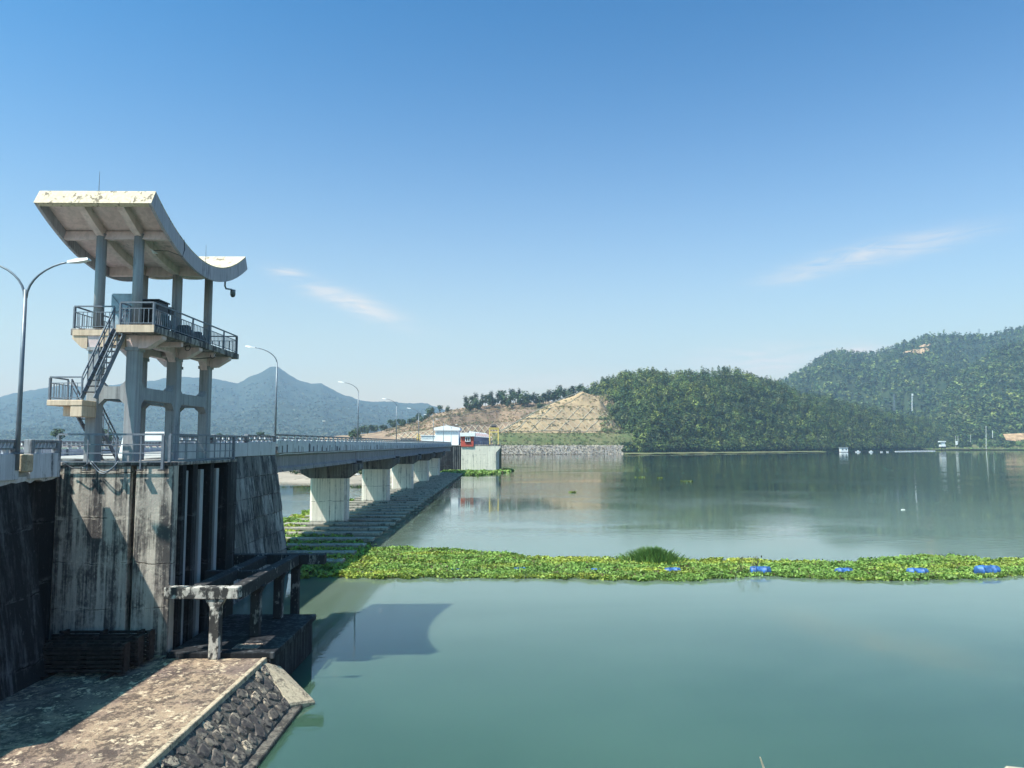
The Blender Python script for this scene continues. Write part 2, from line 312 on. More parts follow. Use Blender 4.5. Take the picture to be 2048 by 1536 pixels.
class Loft:
    """A hillside: rows of control points, from the shore to behind the crest, at columns of bearings."""
    def __init__(s, cols, rows, nu, nv, amp=0, wl=40, seed=1, edge=.05):
        pts = np.array([[tuple(rows[j][i]) for j in range(len(rows))] for i in range(len(cols))])
        cu = np.linspace(cols[0], cols[-1], nu); tv = np.linspace(0, len(rows)-1, nv)
        g = np.stack([np.stack([np.interp(cu, cols, pts[:, j, k]) for j in range(len(rows))], 1) for k in range(3)], 2)
        j0 = np.clip(np.floor(tv).astype(int), 0, len(rows)-2); fr = (tv-j0)[None, :, None]
        s.g = g[:, j0]*(1-fr)+g[:, j0+1]*fr; s.nu, s.nv = nu, nv
        if amp:
            k = np.clip(np.minimum(np.linspace(0, 1, nv)/edge, 1), 0, 1)[None, :]
            n = fbm(s.g[:, :, 0]/wl, s.g[:, :, 1]/wl, seed, 6)
            s.g[:, :, 2] += amp*n*k
    def build(s, name, m, kind='structure', parent=None):
        nu, nv = s.nu, s.nv; idx = np.arange(nu*nv).reshape(nu, nv)
        f = np.stack([idx[:-1,:-1], idx[1:,:-1], idx[1:,1:], idx[:-1,1:]], 2).reshape(-1, 4)
        o = rawmesh(name, s.g.reshape(-1, 3), f, m); o.data.polygons.foreach_set('use_smooth', [True]*len(f))
        if parent: o.parent = parent
        else: tag(o, kind=kind)
        return o
    def at(s, u, v):
        a = np.clip(u*(s.nu-1), 0, s.nu-1.001); b = np.clip(v*(s.nv-1), 0, s.nv-1.001); i, j = a.astype(int), b.astype(int); fa, fb = (a-i)[:, None], (b-j)[:, None]
        return (s.g[i,j]*(1-fa)+s.g[i+1,j]*fa)*(1-fb)+(s.g[i,j+1]*(1-fa)+s.g[i+1,j+1]*fa)*fb
def rawmesh(name, v, f, m, col=None):
    me = bpy.data.meshes.new(name); n = len(f); k = f.shape[1]
    me.vertices.add(len(v)); me.vertices.foreach_set('co', np.asarray(v, np.float32).ravel())
    me.loops.add(n*k); me.loops.foreach_set('vertex_index', np.asarray(f, np.int32).ravel())
    me.polygons.add(n); me.polygons.foreach_set('loop_start', np.arange(0, n*k, k, dtype=np.int32)); me.polygons.foreach_set('loop_total', np.full(n, k, np.int32))
    me.update(calc_edges=True)
    if col is not None:
        a = me.color_attributes.new('Col', 'FLOAT_COLOR', 'POINT'); a.data.foreach_set('color', np.concatenate([col, np.ones((len(col), 1))], 1).astype(np.float32).ravel())
    me.materials.append(m); o = bpy.data.objects.new(name, me); C.objects.link(o); return o
def leaf_quads(c, size, col, up=.5, aspect=.7, out=None):
    """one bent leaf-clump quad per centre, turned every way with an upward bias"""
    n = len(c); nrm = RNG.normal(size=(n, 3)); nrm[:, 2] = np.abs(nrm[:, 2])+up
    if out is not None: nrm = nrm*.38+out*1.1
    nrm /= np.linalg.norm(nrm, axis=1)[:, None]
    a = np.cross(nrm, RNG.normal(size=(n, 3))); a /= np.linalg.norm(a, axis=1)[:, None]; b = np.cross(nrm, a)
    s = np.asarray(size).reshape(-1, 1)*np.ones((n, 1))
    v = np.stack([c-a*s-b*s*aspect*.5, c+a*s*.2-b*s*aspect, c+a*s+b*s*aspect*.4, c-a*s*.3+b*s*aspect], 1).reshape(-1, 3)
    return v, np.arange(4*n).reshape(n, 4), np.repeat(col, 4, axis=0)
def crown_points(n, rx, h, base=.25, shape='round'):
    """points in a lumpy crown h high: base is the bare share of the trunk"""
    p = RNG.normal(size=(n, 3)); p /= np.linalg.norm(p, axis=1)[:, None]; r = RNG.uniform(.55, 1.0, n)**.6
    p = p*r[:, None]
    if shape == 'tall': p[:, :2] *= (1-.45*np.clip(p[:, 2:3], -1, 1))*.75
    return np.stack([p[:, 0]*rx, p[:, 1]*rx, h*(base+(1-base)*(.5+.5*p[:, 2]))], 1)
def forest(name, pos, n_leaf, h, rx, leaf, pal, label=None, tall=.4, kind='stuff'):
    """one far wood: a crown of leaf clumps at every position"""
    cs, ss, cc, os_ = [], [], [], []
    pn = fbm(pos[:,0]/70, pos[:,1]/70, 17, 3)*2.2 if len(pos) else []
    for p, pk in zip(pos, pn):
        k = RNG.uniform(.7, 1.3); t = RNG.random() < tall
        hh, rr = h*k*(1.25 if t else 1), rx*k*(.7 if t else 1.1)
        q = crown_points(n_leaf, rr, hh, .12, 'tall' if t else 'round')
        base = np.array(pal[RNG.integers(len(pal))])*RNG.uniform(.6, 1.5)*(1.25+.55*max(-1, min(1, pk)))*np.array([1+.25*max(0, pk), 1, 1-.1*pk])
        o_ = q-np.array([0,0,hh*.45]); os_.append(o_/(np.linalg.norm(o_, axis=1)[:, None]+1e-6)); cs.append(q+p); ss.append(RNG.uniform(.7, 1.3, n_leaf)*leaf*k)
        cc.append(base[None]*RNG.uniform(.75, 1.3, (n_leaf, 1)))
    v, f, c = leaf_quads(np.concatenate(cs), np.concatenate(ss), np.concatenate(cc), out=np.concatenate(os_))
    return tag(rawmesh(name, v, f, M['leaf'], c), label=label, kind=kind)

# far range on the left
SK = [(-420,800),(-200,806),(-60,802),(0,795),(30,785),(55,782),(80,777),(120,770),(165,774),(220,770),(290,763),(334,756),(366,754),(424,756),(476,766),(506,750),(525,743),(540,734),(557,734),(572,745),(591,757),(621,768),(643,767),(660,777),(684,787),(718,799),(745,803),(777,803),(806,806),(855,806),(863,811),(900,822),(960,845),(1080,872)]
cols = [p[0] for p in SK]
L = Loft(cols, [[sight(a, 887, 2300) for a, b in SK], [sight(a, 887-(887-b)*.25, 2900) for a, b in SK], [sight(a, 887-(887-b)*.62, 3700) for a, b in SK], [sight(a, b, 4500) for a, b in SK], [sight(a, 887-(887-b)*.8, 4800) for a, b in SK]], 420, 90, 0)
g = L.g; k = np.sin(np.clip(np.linspace(0, 1.333, 90), 0, 1)*math.pi)[None, :]
g[:, :, 2] += k*(150*fbm(g[:,:,0]/420, g[:,:,1]/900, 3, 5))+fbm(g[:,:,0]/45, g[:,:,1]/45, 9, 5)*17*np.clip(np.linspace(0,6,90),0,1)[None,:]
L.build('mountain', M['mount'])
mts = [(1440,790),(1500,770),(1531,758),(1560,757),(1610,772),(1700,790)]
Loft([p[0] for p in mts], [[sight(a, 886, 2800) for a, b in mts], [sight(a, b, 3600) for a, b in mts], [sight(a, 860, 4400) for a, b in mts]], 60, 20, 30, 120).build('mountain', M['mount'])
sheet('plain', -2600, -62, 236, 2400, 1.2, M['plain'])
# mountain on the right
SR = [(1440,850),(1500,815),(1540,775),(1564,757),(1585,747),(1618,729),(1651,702),(1668,698),(1709,702),(1735,706),(1751,702),(1780,692),(1821,677),(1862,667),(1900,663),(1945,667),(1978,667),(2011,658),(2048,652),(2150,640),(2400,690)]
LR = Loft([p[0] for p in SR], [[sight(a, 888, 1450) for a, b in SR], [sight(a, 888-(888-b)*.36, 1750) for a, b in SR], [sight(a, 888-(888-b)*.72, 2100) for a, b in SR], [sight(a, b+5, 2500) for a, b in SR], [sight(a, 880-(888-b)*.5, 3100) for a, b in SR]], 160, 60, 0)
g = LR.g; k = np.sin(np.clip(np.linspace(0, 1.333, 60), 0, 1)*math.pi)[None, :]; g[:, :, 2] += k*120*fbm(g[:,:,0]/230, g[:,:,1]/420, 5, 5)
LR.build('mountain', M['woods'])
SF = [(1840,872),(1880,800),(1900,764),(1945,726),(1987,702),(2048,686),(2130,668),(2400,650)]
LF = Loft([p[0] for p in SF], [[sight(a, 889, 1400) for a, b in SF], [sight(a, 888-(888-b)*.45, 1560) for a, b in SF], [sight(a, b+5, 1850) for a, b in SF], [sight(a, 880-(888-b)*.5, 2200) for a, b in SF]], 90, 40, 60, 160, 8, .2)
LF.build('hill', M['woods'])
# wooded hill across the lake
SH = [(1150,806),(1165,794),(1200,777),(1241,762),(1283,749),(1324,752),(1366,752),(1432,752),(1473,753),(1506,758),(1531,768),(1564,778),(1597,791),(1639,798),(1668,809),(1730,824),(1800,836),(1862,845),(1900,858),(1915,877),(1940,889)]
def shore_y(px): return float(np.interp(px, [1000,1245,1500,1700,1900,2060,2400], [911,909,906,903.5,900.4,900.4,900.4]))
base = [on_water(a, shore_y(a), -.5) for a, b in SH]
def up_row(t, e):
    return [sight(a, shore_y(a)-(shore_y(a)-b)*e, base[i].y+t*220+float(np.interp(a, [1165,1270], [150,0]))*(1 if t < .9 else .5)) for i, (a, b) in enumerate(SH)]
LH = Loft([p[0] for p in SH], [base, up_row(.04, .03), up_row(.25, .42), up_row(.55, .75), up_row(1, 1), [sight(a, shore_y(a)-(shore_y(a)-b)*.8, base[i].y+400) for i, (a, b) in enumerate(SH)]], 160, 70, 14, 60, 4, .25)
LH.build('hill', M['woods'])
# shore and low land on the right
SS = [1860,1900,1960,2048,2200,2500]
LS = Loft(SS, [[on_water(a, shore_y(a), -.6) for a in SS], [on_water(a, shore_y(a), 0)+Vector((0, 6, 1.2)) for a in SS], [on_water(a, shore_y(a), 0)+Vector((0, 70, 6)) for a in SS], [sight(a, 886, 1480)+Vector((0,0,2)) for a in SS]], 60, 24, 1.5, 30, 6, .5)
LS.build('shore', M['grassb'])
SL = [1250,1350,1450,1550,1650]
Loft(SL, [[on_water(a, shore_y(a)+.3, -.4)+Vector((0,-10,0)) for a in SL], [on_water(a, shore_y(a)+.3, 0)+Vector((0,-8,.5)) for a in SL], [on_water(a, shore_y(a), 0)+Vector((0, 14, 1.4)) for a in SL]], 60, 10, 1.2, 12).build('shore', M['grassb'])
# bare hill behind the far abutment and the terraced cut slope in front of it
SB = [(640,876),(690,872),(730,869),(760,864),(800,851),(850,836),(870,828),(900,820),(940,814),(1000,808),(1050,805),(1100,802),(1165,792),(1230,785),(1300,800)]
def bsh(a): return float(np.interp(a, [880, 1000], [0, 150]))
def brow(e, Y): return [sight(a, 886-(886-b)*e, Y+bsh(a)) for a, b in SB]
LB = Loft([p[0] for p in SB], [[sight(a, 893, 640+bsh(a)) for a, b in SB], brow(.0, 690), brow(.50, 745), brow(.55, 757), brow(.82, 790), brow(.86, 802), brow(1, 850), brow(.75, 1050)], 130, 70, 5, 24, 2, .3)
LB.build('bare_hill', M['drysl'])
SC = [(985,876),(1005,862),(1050,836),(1100,809),(1135,795),(1165,783),(1200,797),(1225,835),(1250,868),(1290,880)]
wb = [on_water(a, shore_y(a), -.6) for a, b in SC]; off = [p.y for p in wb]
def crow(y, dY): return [sight(a, max(y, b) if y < 866 else y, off[i]+dY) for i, (a, b) in enumerate(SC)]
rows_c = [crow(866, 46), crow(863, 50), crow(840, 66), crow(838.5, 70), crow(815, 86), crow(813, 90), crow(783, 108), [sight(a, 870, off[i]+260) for i, (a, b) in enumerate(SC)]]
SCX = [p[0] for p in SC]
LC = Loft(SCX, rows_c, 140, 90, 3.6, 11, 2, .1); LC.build('cut_slope', M['cut'])
LG = Loft(SCX, [crow(890.5, 15), crow(889.6, 19), crow(876, 32), crow(866, 46)], 100, 26, 2.0, 10, 11, .3); LG.build('grass_berm', M['grassb'])
LRr = Loft(SCX, [wb, crow(909, 1), crow(890.5, 15)], 220, 40, 1.3, 2.2, 12, .3); LRr.build('riprap_bank', M['riprap'])
# concrete lattice on the terraces
cutw = thing('slope_lattice', 'diagonal pale concrete lattice beams on the bare terraced slope', 'retaining grid', LC.at(np.array([.4]), np.array([.3]))[0])
def beam_on(Lf, u0, v0, u1, v1, name, w=.5, n=7, par=cutw):
    t = np.linspace(0, 1, n); p = Lf.at(u0+(u1-u0)*t, v0+(v1-v0)*t)+np.array([0, -.35, .35])
    MB().tube([Vector(q) for q in p], w*.5, 4).build(name, M['lattice'], par)
for (va, vb, ua, ub, n) in ((1/7, 2/7, .05, .85, 17), (3/7, 4/7, .2, .78, 12)):
    du = (ub-ua)/n
    for i in range(n):
        u = ua+i*du
        if va > .6 and i % 2: continue
        beam_on(LC, u, vb, u+du*1.6, va, 'lattice_beam')
        if i % 2 == 0: beam_on(LC, u, va, u+du*1.6, vb, 'lattice_beam')
    beam_on(LC, ua, va, ub, va, 'terrace_kerb', .7, 24)
eu = [(a-985)/305 for a in (1005,1050,1100,1135,1165)]
beam_on(LC, eu[0], 1/7, eu[0]+.01, 1.5/7, 'edge_beam', .9)
pe = [sight(a, b, off[i]+d) for i, (a, b, d) in enumerate(((985,873,42),(1005,861,48),(1050,835,68),(1100,808,88),(1135,794,100),(1165,783,106)))]
MB().tube([p+Vector((0,-1.2,.6)) for p in pe], .55, 4).build('edge_beam', M['lattice'], cutw)
latb = thing('slope_lattice', 'pale diamond concrete lattice on the low slope behind the white gatehouse', 'retaining grid', LB.at(np.array([.5]), np.array([.3]))[0])
for i in range(24):
    u = .22+i*.0185
    beam_on(LB, u, 1.05/7, u+.037, 1.95/7, 'lattice_beam', .55, 6, latb); beam_on(LB, u, 1.95/7, u+.037, 1.05/7, 'lattice_beam', .55, 6, latb)
beam_on(LB, .22, 2/7, .72, 2/7, 'terrace_kerb', .7, 30, latb); beam_on(LB, .35, 4/7, .72, 4/7, 'terrace_kerb', .6, 30, latb)
# left bank below the bridge
LW = Loft([0,1,2,3], [[Vector(p) for p in ((-160,205,-.5),(-56,193,-.5),(-38,180,-.5),(-27,196,-.5))], [Vector(p) for p in ((-160,214,1),(-58,203,.9),(-42,194,.9),(-28,214,.9))], [Vector(p) for p in ((-160,250,2.2),(-66,250,1.8),(-48,250,1.6),(-28,250,1.6))], [Vector(p) for p in ((-170,330,5),(-80,330,5),(-60,330,6),(-28,330,7))]], 60, 30, .8, 7, 3, .3)
LW.build('river_bank', M['sand'])

# ---------------------------------------------------------------- woods
G1 = [tuple(c*k for c, k in zip(p, (1.32, 1.2, .95))) for p in ((.042,.078,.028),(.062,.100,.034),(.022,.046,.024),(.100,.135,.046),(.028,.056,.032),(.066,.090,.050),(.018,.036,.022),(.050,.084,.030))]
def scatter(Lf, n, u=(0, 1), v=(0, 1), sink=.4):
    p = Lf.at(RNG.uniform(*u, n), RNG.uniform(*v, n)); p[:, 2] -= sink; return p
def in_wood(n):
    u, v = RNG.uniform(0, 1, n), RNG.uniform(.03, .84, n); px = 1150+u*790+RNG.normal(size=n)*5
    k = px > np.interp(v, [0,.2,.4,.6,.8], [1256,1240,1215,1190,1160]); p = LH.at(u[k], v[k]); p[:, 2] -= .4; return p
forest('forest', in_wood(4600), 84, 11.0, 4.5, .82, G1)
forest('forest', scatter(LR, 9000, (0, 1), (.02, .77)), 15, 13, 6.0, 2.6, G1, tall=.6)
forest('forest', scatter(LF, 5200, (0, 1), (.02, .72)), 20, 12, 5.5, 2.1, G1, tall=.6)
forest('forest', scatter(LS, 420, (0, 1), (.45, 1)), 40, 10, 5, 1.5, G1)
forest('scrub', scatter(LS, 700, (0, 1), (.02, .5), .2), 14, 2.2, 2.0, .7, [(.14,.20,.06),(.11,.16,.05),(.19,.21,.08)], tall=0)
forest('scrub', scatter(LH, 500, (.12, 1), (.012, .05), .2), 12, 1.8, 1.8, .6, [(.13,.18,.06),(.10,.14,.05),(.20,.19,.09)], tall=0)
forest('scrub', scatter(L, 7000, (0, 1), (.04, .66), 2), 4, 8, 11, 5, [(.028,.044,.038),(.042,.056,.044),(.058,.068,.052)], tall=0)
forest('scrub', scatter(LC, 650, (.0, 1), (.0, .85), 0), 8, 1.2, 1.3, .55, [(.10,.10,.045),(.15,.12,.06),(.07,.085,.035)], tall=0)
forest('scrub', scatter(LC, 260, (.70, .95), (.0, .55), 0), 14, 2.6, 1.8, .6, [(.10,.13,.05),(.15,.15,.06),(.05,.08,.035)], tall=0)
forest('scrub', scatter(LG, 420, (0, 1), (.1, 1), 0), 9, 1.2, 1.2, .5, [(.09,.12,.045),(.14,.14,.06),(.07,.09,.035)], tall=0)
forest('scrub', scatter(LB, 2600, (.2, 1), (.3, .85), 0), 8, 1.6, 1.5, .55, [(.15,.12,.07),(.19,.14,.09),(.09,.10,.05)], tall=0)
forest('scrub', scatter(LW, 320, (0, 1), (.42, 1), 0), 26, 2.2, 1.9, .45, G1, tall=0)

M['rock'] = leafy('rock_chunks', .95, 0)
p_ = LRr.at(RNG.uniform(0, 1, 5200), RNG.uniform(.02, 1, 5200)); v_, f_, c_ = leaf_quads(p_+np.array([0,-.2,.15]), RNG.uniform(.35,1.0,5200), np.array([[.40,.335,.265]])*RNG.uniform(.65,1.2,(5200,1)), .3, .75)
tag(rawmesh('riprap_stones', v_, f_, M['rock'], c_), kind='stuff')
# trees one can tell apart: four kinds, copied
def tree_proto(label, h, rx, n, base, shape, pal, leaf):
    t = thing('tree', label, 'tree', (0,0,0))
    tr = MB(); tr.tube([(0,0,-1),(.08*h/10,0,h*.45),(0,.05,h*.8)], .025*h, 6, .008*h)
    for k in range(4):
        a = k*1.57+RNG.uniform(0, 1); tr.tube([(0,0,h*(.32+.1*k)),(math.cos(a)*rx*.6, math.sin(a)*rx*.6, h*(.5+.1*k))], .01*h, 4, .004*h)
    tr.build('trunk', M['bark'], t)
    lumps = crown_points(9, rx*.75, h, base+.1, shape); q = []
    for l in lumps: q.append(l+RNG.normal(size=(n//9, 3))*np.array([rx*.28, rx*.28, h*.085]))
    q.append(crown_points(n//3, rx, h, base, shape)); q = np.concatenate(q)
    c = np.array(pal)[None]*RNG.uniform(.65, 1.4, (len(q), 1))
    o_ = q-np.array([0,0,h*.5]); v, f, cc = leaf_quads(q, RNG.uniform(.7, 1.3, len(q))*leaf, c, out=o_/np.linalg.norm(o_, axis=1)[:, None]); o = rawmesh('crown', v, f, M['leaf'], cc); o.parent = t
    return t
PRO = [tree_proto('x', 10, 3.6, 220, .22, 'round', (.045,.075,.034), .75), tree_proto('x', 13, 2.7, 220, .25, 'tall', (.040,.066,.036), .7),
       tree_proto('x', 8, 3.4, 200, .12, 'round', (.058,.088,.036), .7), tree_proto('x', 11, 3.0, 200, .3, 'tall', (.060,.085,.045), .65)]
used = set()
def place_tree(k, p, h, label, group):
    t = PRO[k] if k not in used else copy_tree(PRO[k]); used.add(k)
    s = h/(10,13,8,11)[k]; t.location = p; t.scale = (s*random.uniform(.9,1.15), s*random.uniform(.9,1.15), s); t.rotation_euler = (0,0,random.uniform(0,6.3)); tag(t, label, 'tree', group); return t
def lb_at(px, v):
    u = np.interp(px, [p[0] for p in SB], [(p[0]-640)/660 for p in SB]); return Vector(LB.at(np.array([u]), np.array([v]))[0])
for i, px in enumerate(np.linspace(932, 1165, 40)):
    place_tree((1,3,0,1,2)[i % 5], lb_at(px+random.uniform(-4,4), random.uniform(.74,.85)), random.uniform(13,19)+(px-930)*.01, 'tree in the dark row along the crest of the bare brown hill', 'trees along the crest of the bare hill')
for i, (px, v, h) in enumerate(((1015,.70,11),(940,.75,10),(1025,.64,7),(1080,.62,9),(1118,.62,8),(895,.80,7),(880,.84,9),(1090,.66,6))):
    place_tree((0,2)[i % 2], lb_at(px, v), h, ('dark bushy tree standing alone on the brown slope below the crest', 'small bush on the brown slope at the left end of the crest row', 'low bush on the brown slope just below the lone tree', 'bush on the brown slope beside the upper lattice edge', 'bush nearest the summit edge of the latticed slope', 'small bush at the left brow of the brown hill', 'lone tree at the far left brow of the brown hill', 'little bush low on the brown slope behind the crane')[i], 'lone trees on the brown slope')
for i, px in enumerate(np.linspace(706, 862, 26)):
    place_tree((0,2,3)[i % 3], lb_at(px+random.uniform(-3,3), random.uniform(.70,.86)), random.uniform(6.5,11), 'bushy tree descending the hill flank behind the bridge lamps', 'trees down the left flank of the bare hill')
def lh_at(px, v): return Vector(LH.at(np.array([(px-1150)/790]), np.array([v]))[0])
for i, px in enumerate(np.linspace(1250, 1880, 60)):
    place_tree((0,2,1,0)[i % 4], lh_at(px+random.uniform(-4,4), random.uniform(.03,.10)), random.uniform(7,13), 'shoreline tree at the foot of the wooded hill across the lake', 'trees along the far shore')
for i, (px, v, h) in enumerate(((1178,.66,15),(1186,.60,14),(1195,.52,13),(1205,.45,12),(1212,.36,12),(1222,.28,12),(1232,.2,11),(1245,.12,13),(1256,.08,12),(1170,.72,13))):
    place_tree((1,0)[i % 2], lh_at(px, v), h, 'tree at the wood edge beside the bare terraced slope', 'trees where the wood meets the bare slope')
for i, (px, Y, h) in enumerate(((438,520,7),(452,500,6),(470,540,5),(500,530,6),(520,500,8),(535,520,6),(118,420,9),(210,400,8),(705,560,9),(716,560,7))):
    place_tree((0,2)[i % 2], sight(px, 878, Y)-Vector((0,0,3)), h, 'low tree on the plain seen just over the bridge rail', 'trees on the plain behind the bridge')

# ---------------------------------------------------------------- dam body
dam = thing('dam_wall', 'dark streaked concrete dam wall carrying the road and tower block', 'dam', (-16, 25, 0))
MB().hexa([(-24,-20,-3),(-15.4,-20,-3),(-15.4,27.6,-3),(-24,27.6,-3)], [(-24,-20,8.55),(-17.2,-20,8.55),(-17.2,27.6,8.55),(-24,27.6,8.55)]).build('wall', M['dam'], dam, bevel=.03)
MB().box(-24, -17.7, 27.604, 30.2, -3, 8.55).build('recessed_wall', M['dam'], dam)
blk = MB()
for x0, x1 in ((-17.7, -14.78), (-14.56, -13.1)): blk.box(x0, x1, 30.2, 30.7, -3, 8.85)
blk.box(-24, -13.25, 30.7, 31.1, -3, 8.85)
blk.build('tower_block', M['face'], dam, bevel=.02)
sidew = MB()
for y0, y1, x1 in ((31.1,31.45,-13.1),(31.45,32.5,-13.85),(32.5,33.0,-13.25),(33.0,34.3,-13.8),(34.3,34.7,-13.2),(34.7,36.2,-13.85),(36.2,37.4,-13.1)):
    sidew.box(-24, x1, y0, y1, -3, 8.84)
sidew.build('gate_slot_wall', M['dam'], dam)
for y in (31.95, 33.6, 35.4):
    MB().box(-13.8, -13.3, y-.18, y+.18, -3, 8.6).build('guide_channel', M['sheet'] if False else M['tower'], dam)
MB().box(-17.7, -13.1, 30.15, 37.4, 8.86, 9.0).build('block_slab', M['edge'], dam, bevel=.02)
ab = MB(); ab.hexa([(-25,37.4,-3),(-15.9,37.4,-3),(-15.9,58.6,-3),(-25,58.6,-3)], [(-25,37.4,9.0),(-17.62,37.4,9.0),(-17.62,58.6,9.0),(-25,58.6,9.0)])
ab.build('battered_abutment', M['abut'], dam, bevel=.03)
# pour courses standing slightly proud of the batter
for r in range(6):
    z0 = .4+r*1.42; z1 = z0+1.36
    y = 40.0
    while y < 58.2:
        ln = random.uniform(1.6, 3.4); y1 = min(58.55, y+ln)
        def bx(z): return -15.9-(z+3)*1.72/12
        pr = random.uniform(.02, .07)
        MB().hexa([(bx(z0)-.1,y,z0),(bx(z0)+pr,y,z0),(bx(z0)+pr,y1,z0),(bx(z0)-.1,y1,z0)], [(bx(z1)-.1,y,z1),(bx(z1)+pr,y,z1),(bx(z1)+pr,y1,z1),(bx(z1)-.1,y1,z1)]).build('facing_panel', M['facing'], dam)
        y = y1+.04
road = MB().box(-25, -17.12, -20, 29.2, 8.56, 8.8); road.box(-25, -17.71, 29.204, 37.4, 8.56, 8.8)
tag(road.build('road', M['road']), kind='structure')
MB().hexa([(-25,37.41,8.95),(-17.62,37.41,8.95),(-17.62,58.6,8.95),(-25,58.6,8.95)], [(-25,37.41,9.02),(-17.62,37.41,9.02),(-17.62,58.6,9.25),(-25,58.6,9.25)]).build('road_slab', M['road'], dam)

# ---- parapet walls of the dam road (concrete balustrade)
def parapet(name, label, x, y0, y1, z0, zs, zt, th, fins, out=1, skirt=0):
    """solid wall from z0 to zs, posts and slanting fins to a top rail at zt"""
    t = thing(name, label, 'parapet', (x, y0, z0))
    xa, xb = (x-th, x) if out > 0 else (x, x+th)
    MB().box(xa, xb, y0, y1, z0-skirt, zs).build('wall', M['white'], t, bevel=.02)
    MB().box(xa+.02, xb-.02, y0+.004, y1-.004, zt-.11, zt).build('top_rail', M['railc'], t, bevel=.015)
    MB().box(xa+.05, xb-.05, y0+.1, y1-.1, zs+.14, zs+.20).build('mid_rail', M['railc'], t)
    for yy in (y0, y1-.2): MB().box(xa-.004, xb+.012, yy-.004, yy+.2, zs, zt+.012).build('post', M['railc'], t, bevel=.02)
    n = max(1, int((y1-y0-.5)/fins)); f0 = None
    for i in range(n):
        yy = y0+.3+(y1-y0-.6)*(i+.5)/n
        if f0 is None:
            f0 = MB().prism([(-.07,.0),(.03,.0),(.07,.11),(.09,.2),(.04,.2),(.0,.12)], 'x', -.11, .11).build('fin', M['white'], None, loc=(0,0,0)); f0.parent = t; f0.location = ((xa+xb)/2-x, yy-y0, zs+.205-z0)
        else: part_copy(f0, t, ((xa+xb)/2-x, yy-y0, zs+.205-z0))
    k = max(1, int((y1-y0)/1.0))
    for i in range(k): MB().box(xa+.06, xb-.06, y0+.5+i*1.0, y0+.66+i*1.0, zs+.002, zs+.138).build('foot_block', M['white'], t)
    return t
parapet('parapet', 'white concrete parapet with slanting fins in front of the double lamp post', -17.0, 18.6, 26.75, 8.5, 9.38, 9.87, .28, .2, skirt=.04)
parapet('parapet', 'short white parapet section between the double lamp post and the steel railing', -17.0, 27.4, 29.25, 8.5, 9.38, 9.87, .28, .2, skirt=.04)
parapet('parapet', 'white parapet wall and fins on the far side of the dam road behind the tower', -25.0, 10, 58, 8.8, 9.45, 9.9, .25, .45, out=-1)
for y0, y1 in ((40, 45.9), (46, 51.9), (52, 58.3)):
    t = parapet('parapet', 'white parapet length on the road wall between steel railing and bridge, ' + {40:'nearest the railing',46:'middle one',52:'next to the bridge'}[y0], -17.5, y0, y1, 9.0, 9.75+(y0-40)*.012, 10.2+(y0-40)*.016, .28, 1.0, skirt=.1)
# skirt band under the near parapets, with a ragged lower edge
sk = MB(); ys = np.linspace(-5, 29.25, 130); zb = 8.28+.12*(ys-24)/5+RNG.normal(size=130)*.025
for i in range(129):
    a, b = float(zb[i]), float(zb[i+1])
    sk.hexa([(-17.4,ys[i],a),(-17.14,ys[i],a),(-17.14,ys[i+1],b),(-17.4,ys[i+1],b)], [(-17.4,ys[i],8.555),(-17.08,ys[i],8.555),(-17.08,ys[i+1],8.555),(-17.4,ys[i+1],8.555)])
sk.build('paint_skirt', M['white'], dam)
MB().box(-17.2, -16.8, 26.9, 27.25, 8.72, 9.36).build('lamp_corbel', M['kerb'], dam, bevel=.04)
# white end block on the far kerb
eb = thing('end_block', 'white concrete end block with a sloping side behind the lower railing', 'parapet block', (-20.6, 42, 9.0))
MB().prism([(-21.3,9.0),(-20.0,9.0),(-20.3,9.9),(-20.6,10.5),(-21.0,10.5)], 'y', 42, 42.5).build('block', M['wwall'], eb, bevel=.03)
MB().box(-20.3, -18.6, 42.1, 42.4, 9.9, 10.4).build('arm', M['wwall'], eb, bevel=.02)

# ---------------------------------------------------------------- apron, kerb, stone slope
ap = MB(); ap.box(-16.6, -9.25, -5, 25.2, -1, 1.5); tag(ap.build('apron', M['apron'], bevel=.02), kind='structure')
tag(MB().hexa([(-17.6,25.23,-1),(-9.25,25.23,-1),(-9.25,29.75,-1),(-17.6,29.75,-1)], [(-17.6,25.23,1.5),(-9.25,25.23,1.5),(-9.25,29.75,1.5),(-17.6,29.75,1.5)]).build('apron', M['apron'], bevel=.02), kind='structure')
tag(MB().box(-17.7, -13.1, 27.0, 30.2, -1, 1.49).build('apron', M['apron']), kind='structure')
emb = thing('stone_embankment', 'sloping embankment of set stones with a pale kerb above the water', 'embankment', (-8.4, 25, 0))
y = -5.0; kb = 0
while y < 29.7:
    y1 = min(29.75, y+random.uniform(1.6, 2.4)); MB().hexa([(-9.25,y,.9),(-9.0,y,.9),(-9.0,y1,.9),(-9.25,y1,.9)], [(-9.25,y,1.53),(-9.06,y,1.54),(-9.06,y1,1.54),(-9.25,y1,1.53)]).build('kerb', M['kerb'], emb, bevel=.02); y = y1+.012
MB().hexa([(-9.2,-5,-2),(-6.9,-5,-2),(-6.9,29.7,-2),(-9.2,29.7,-2)], [(-9.1,-5,1.42),(-7.72,-5,.22),(-7.72,29.7,.22),(-9.1,29.7,1.42)]).build('mortar_bed', M['mortar'], emb)
MB().hexa([(-7.75,-5,-2),(-7.3,-5,-2),(-7.3,28.9,-2),(-7.75,29.1,-2)], [(-7.75,-5,.16),(-7.38,-5,.12),(-7.38,28.9,.12),(-7.75,29.1,.16)]).build('toe_kerb', M['mortar'], emb, bevel=.03)
def slope_z(x): return max(.10, 1.42-(x+9.1)*.87+.05)
cp = [(-9.2,29.3),(-7.75,28.2),(-7.0,29.15),(-8.65,30.2)]
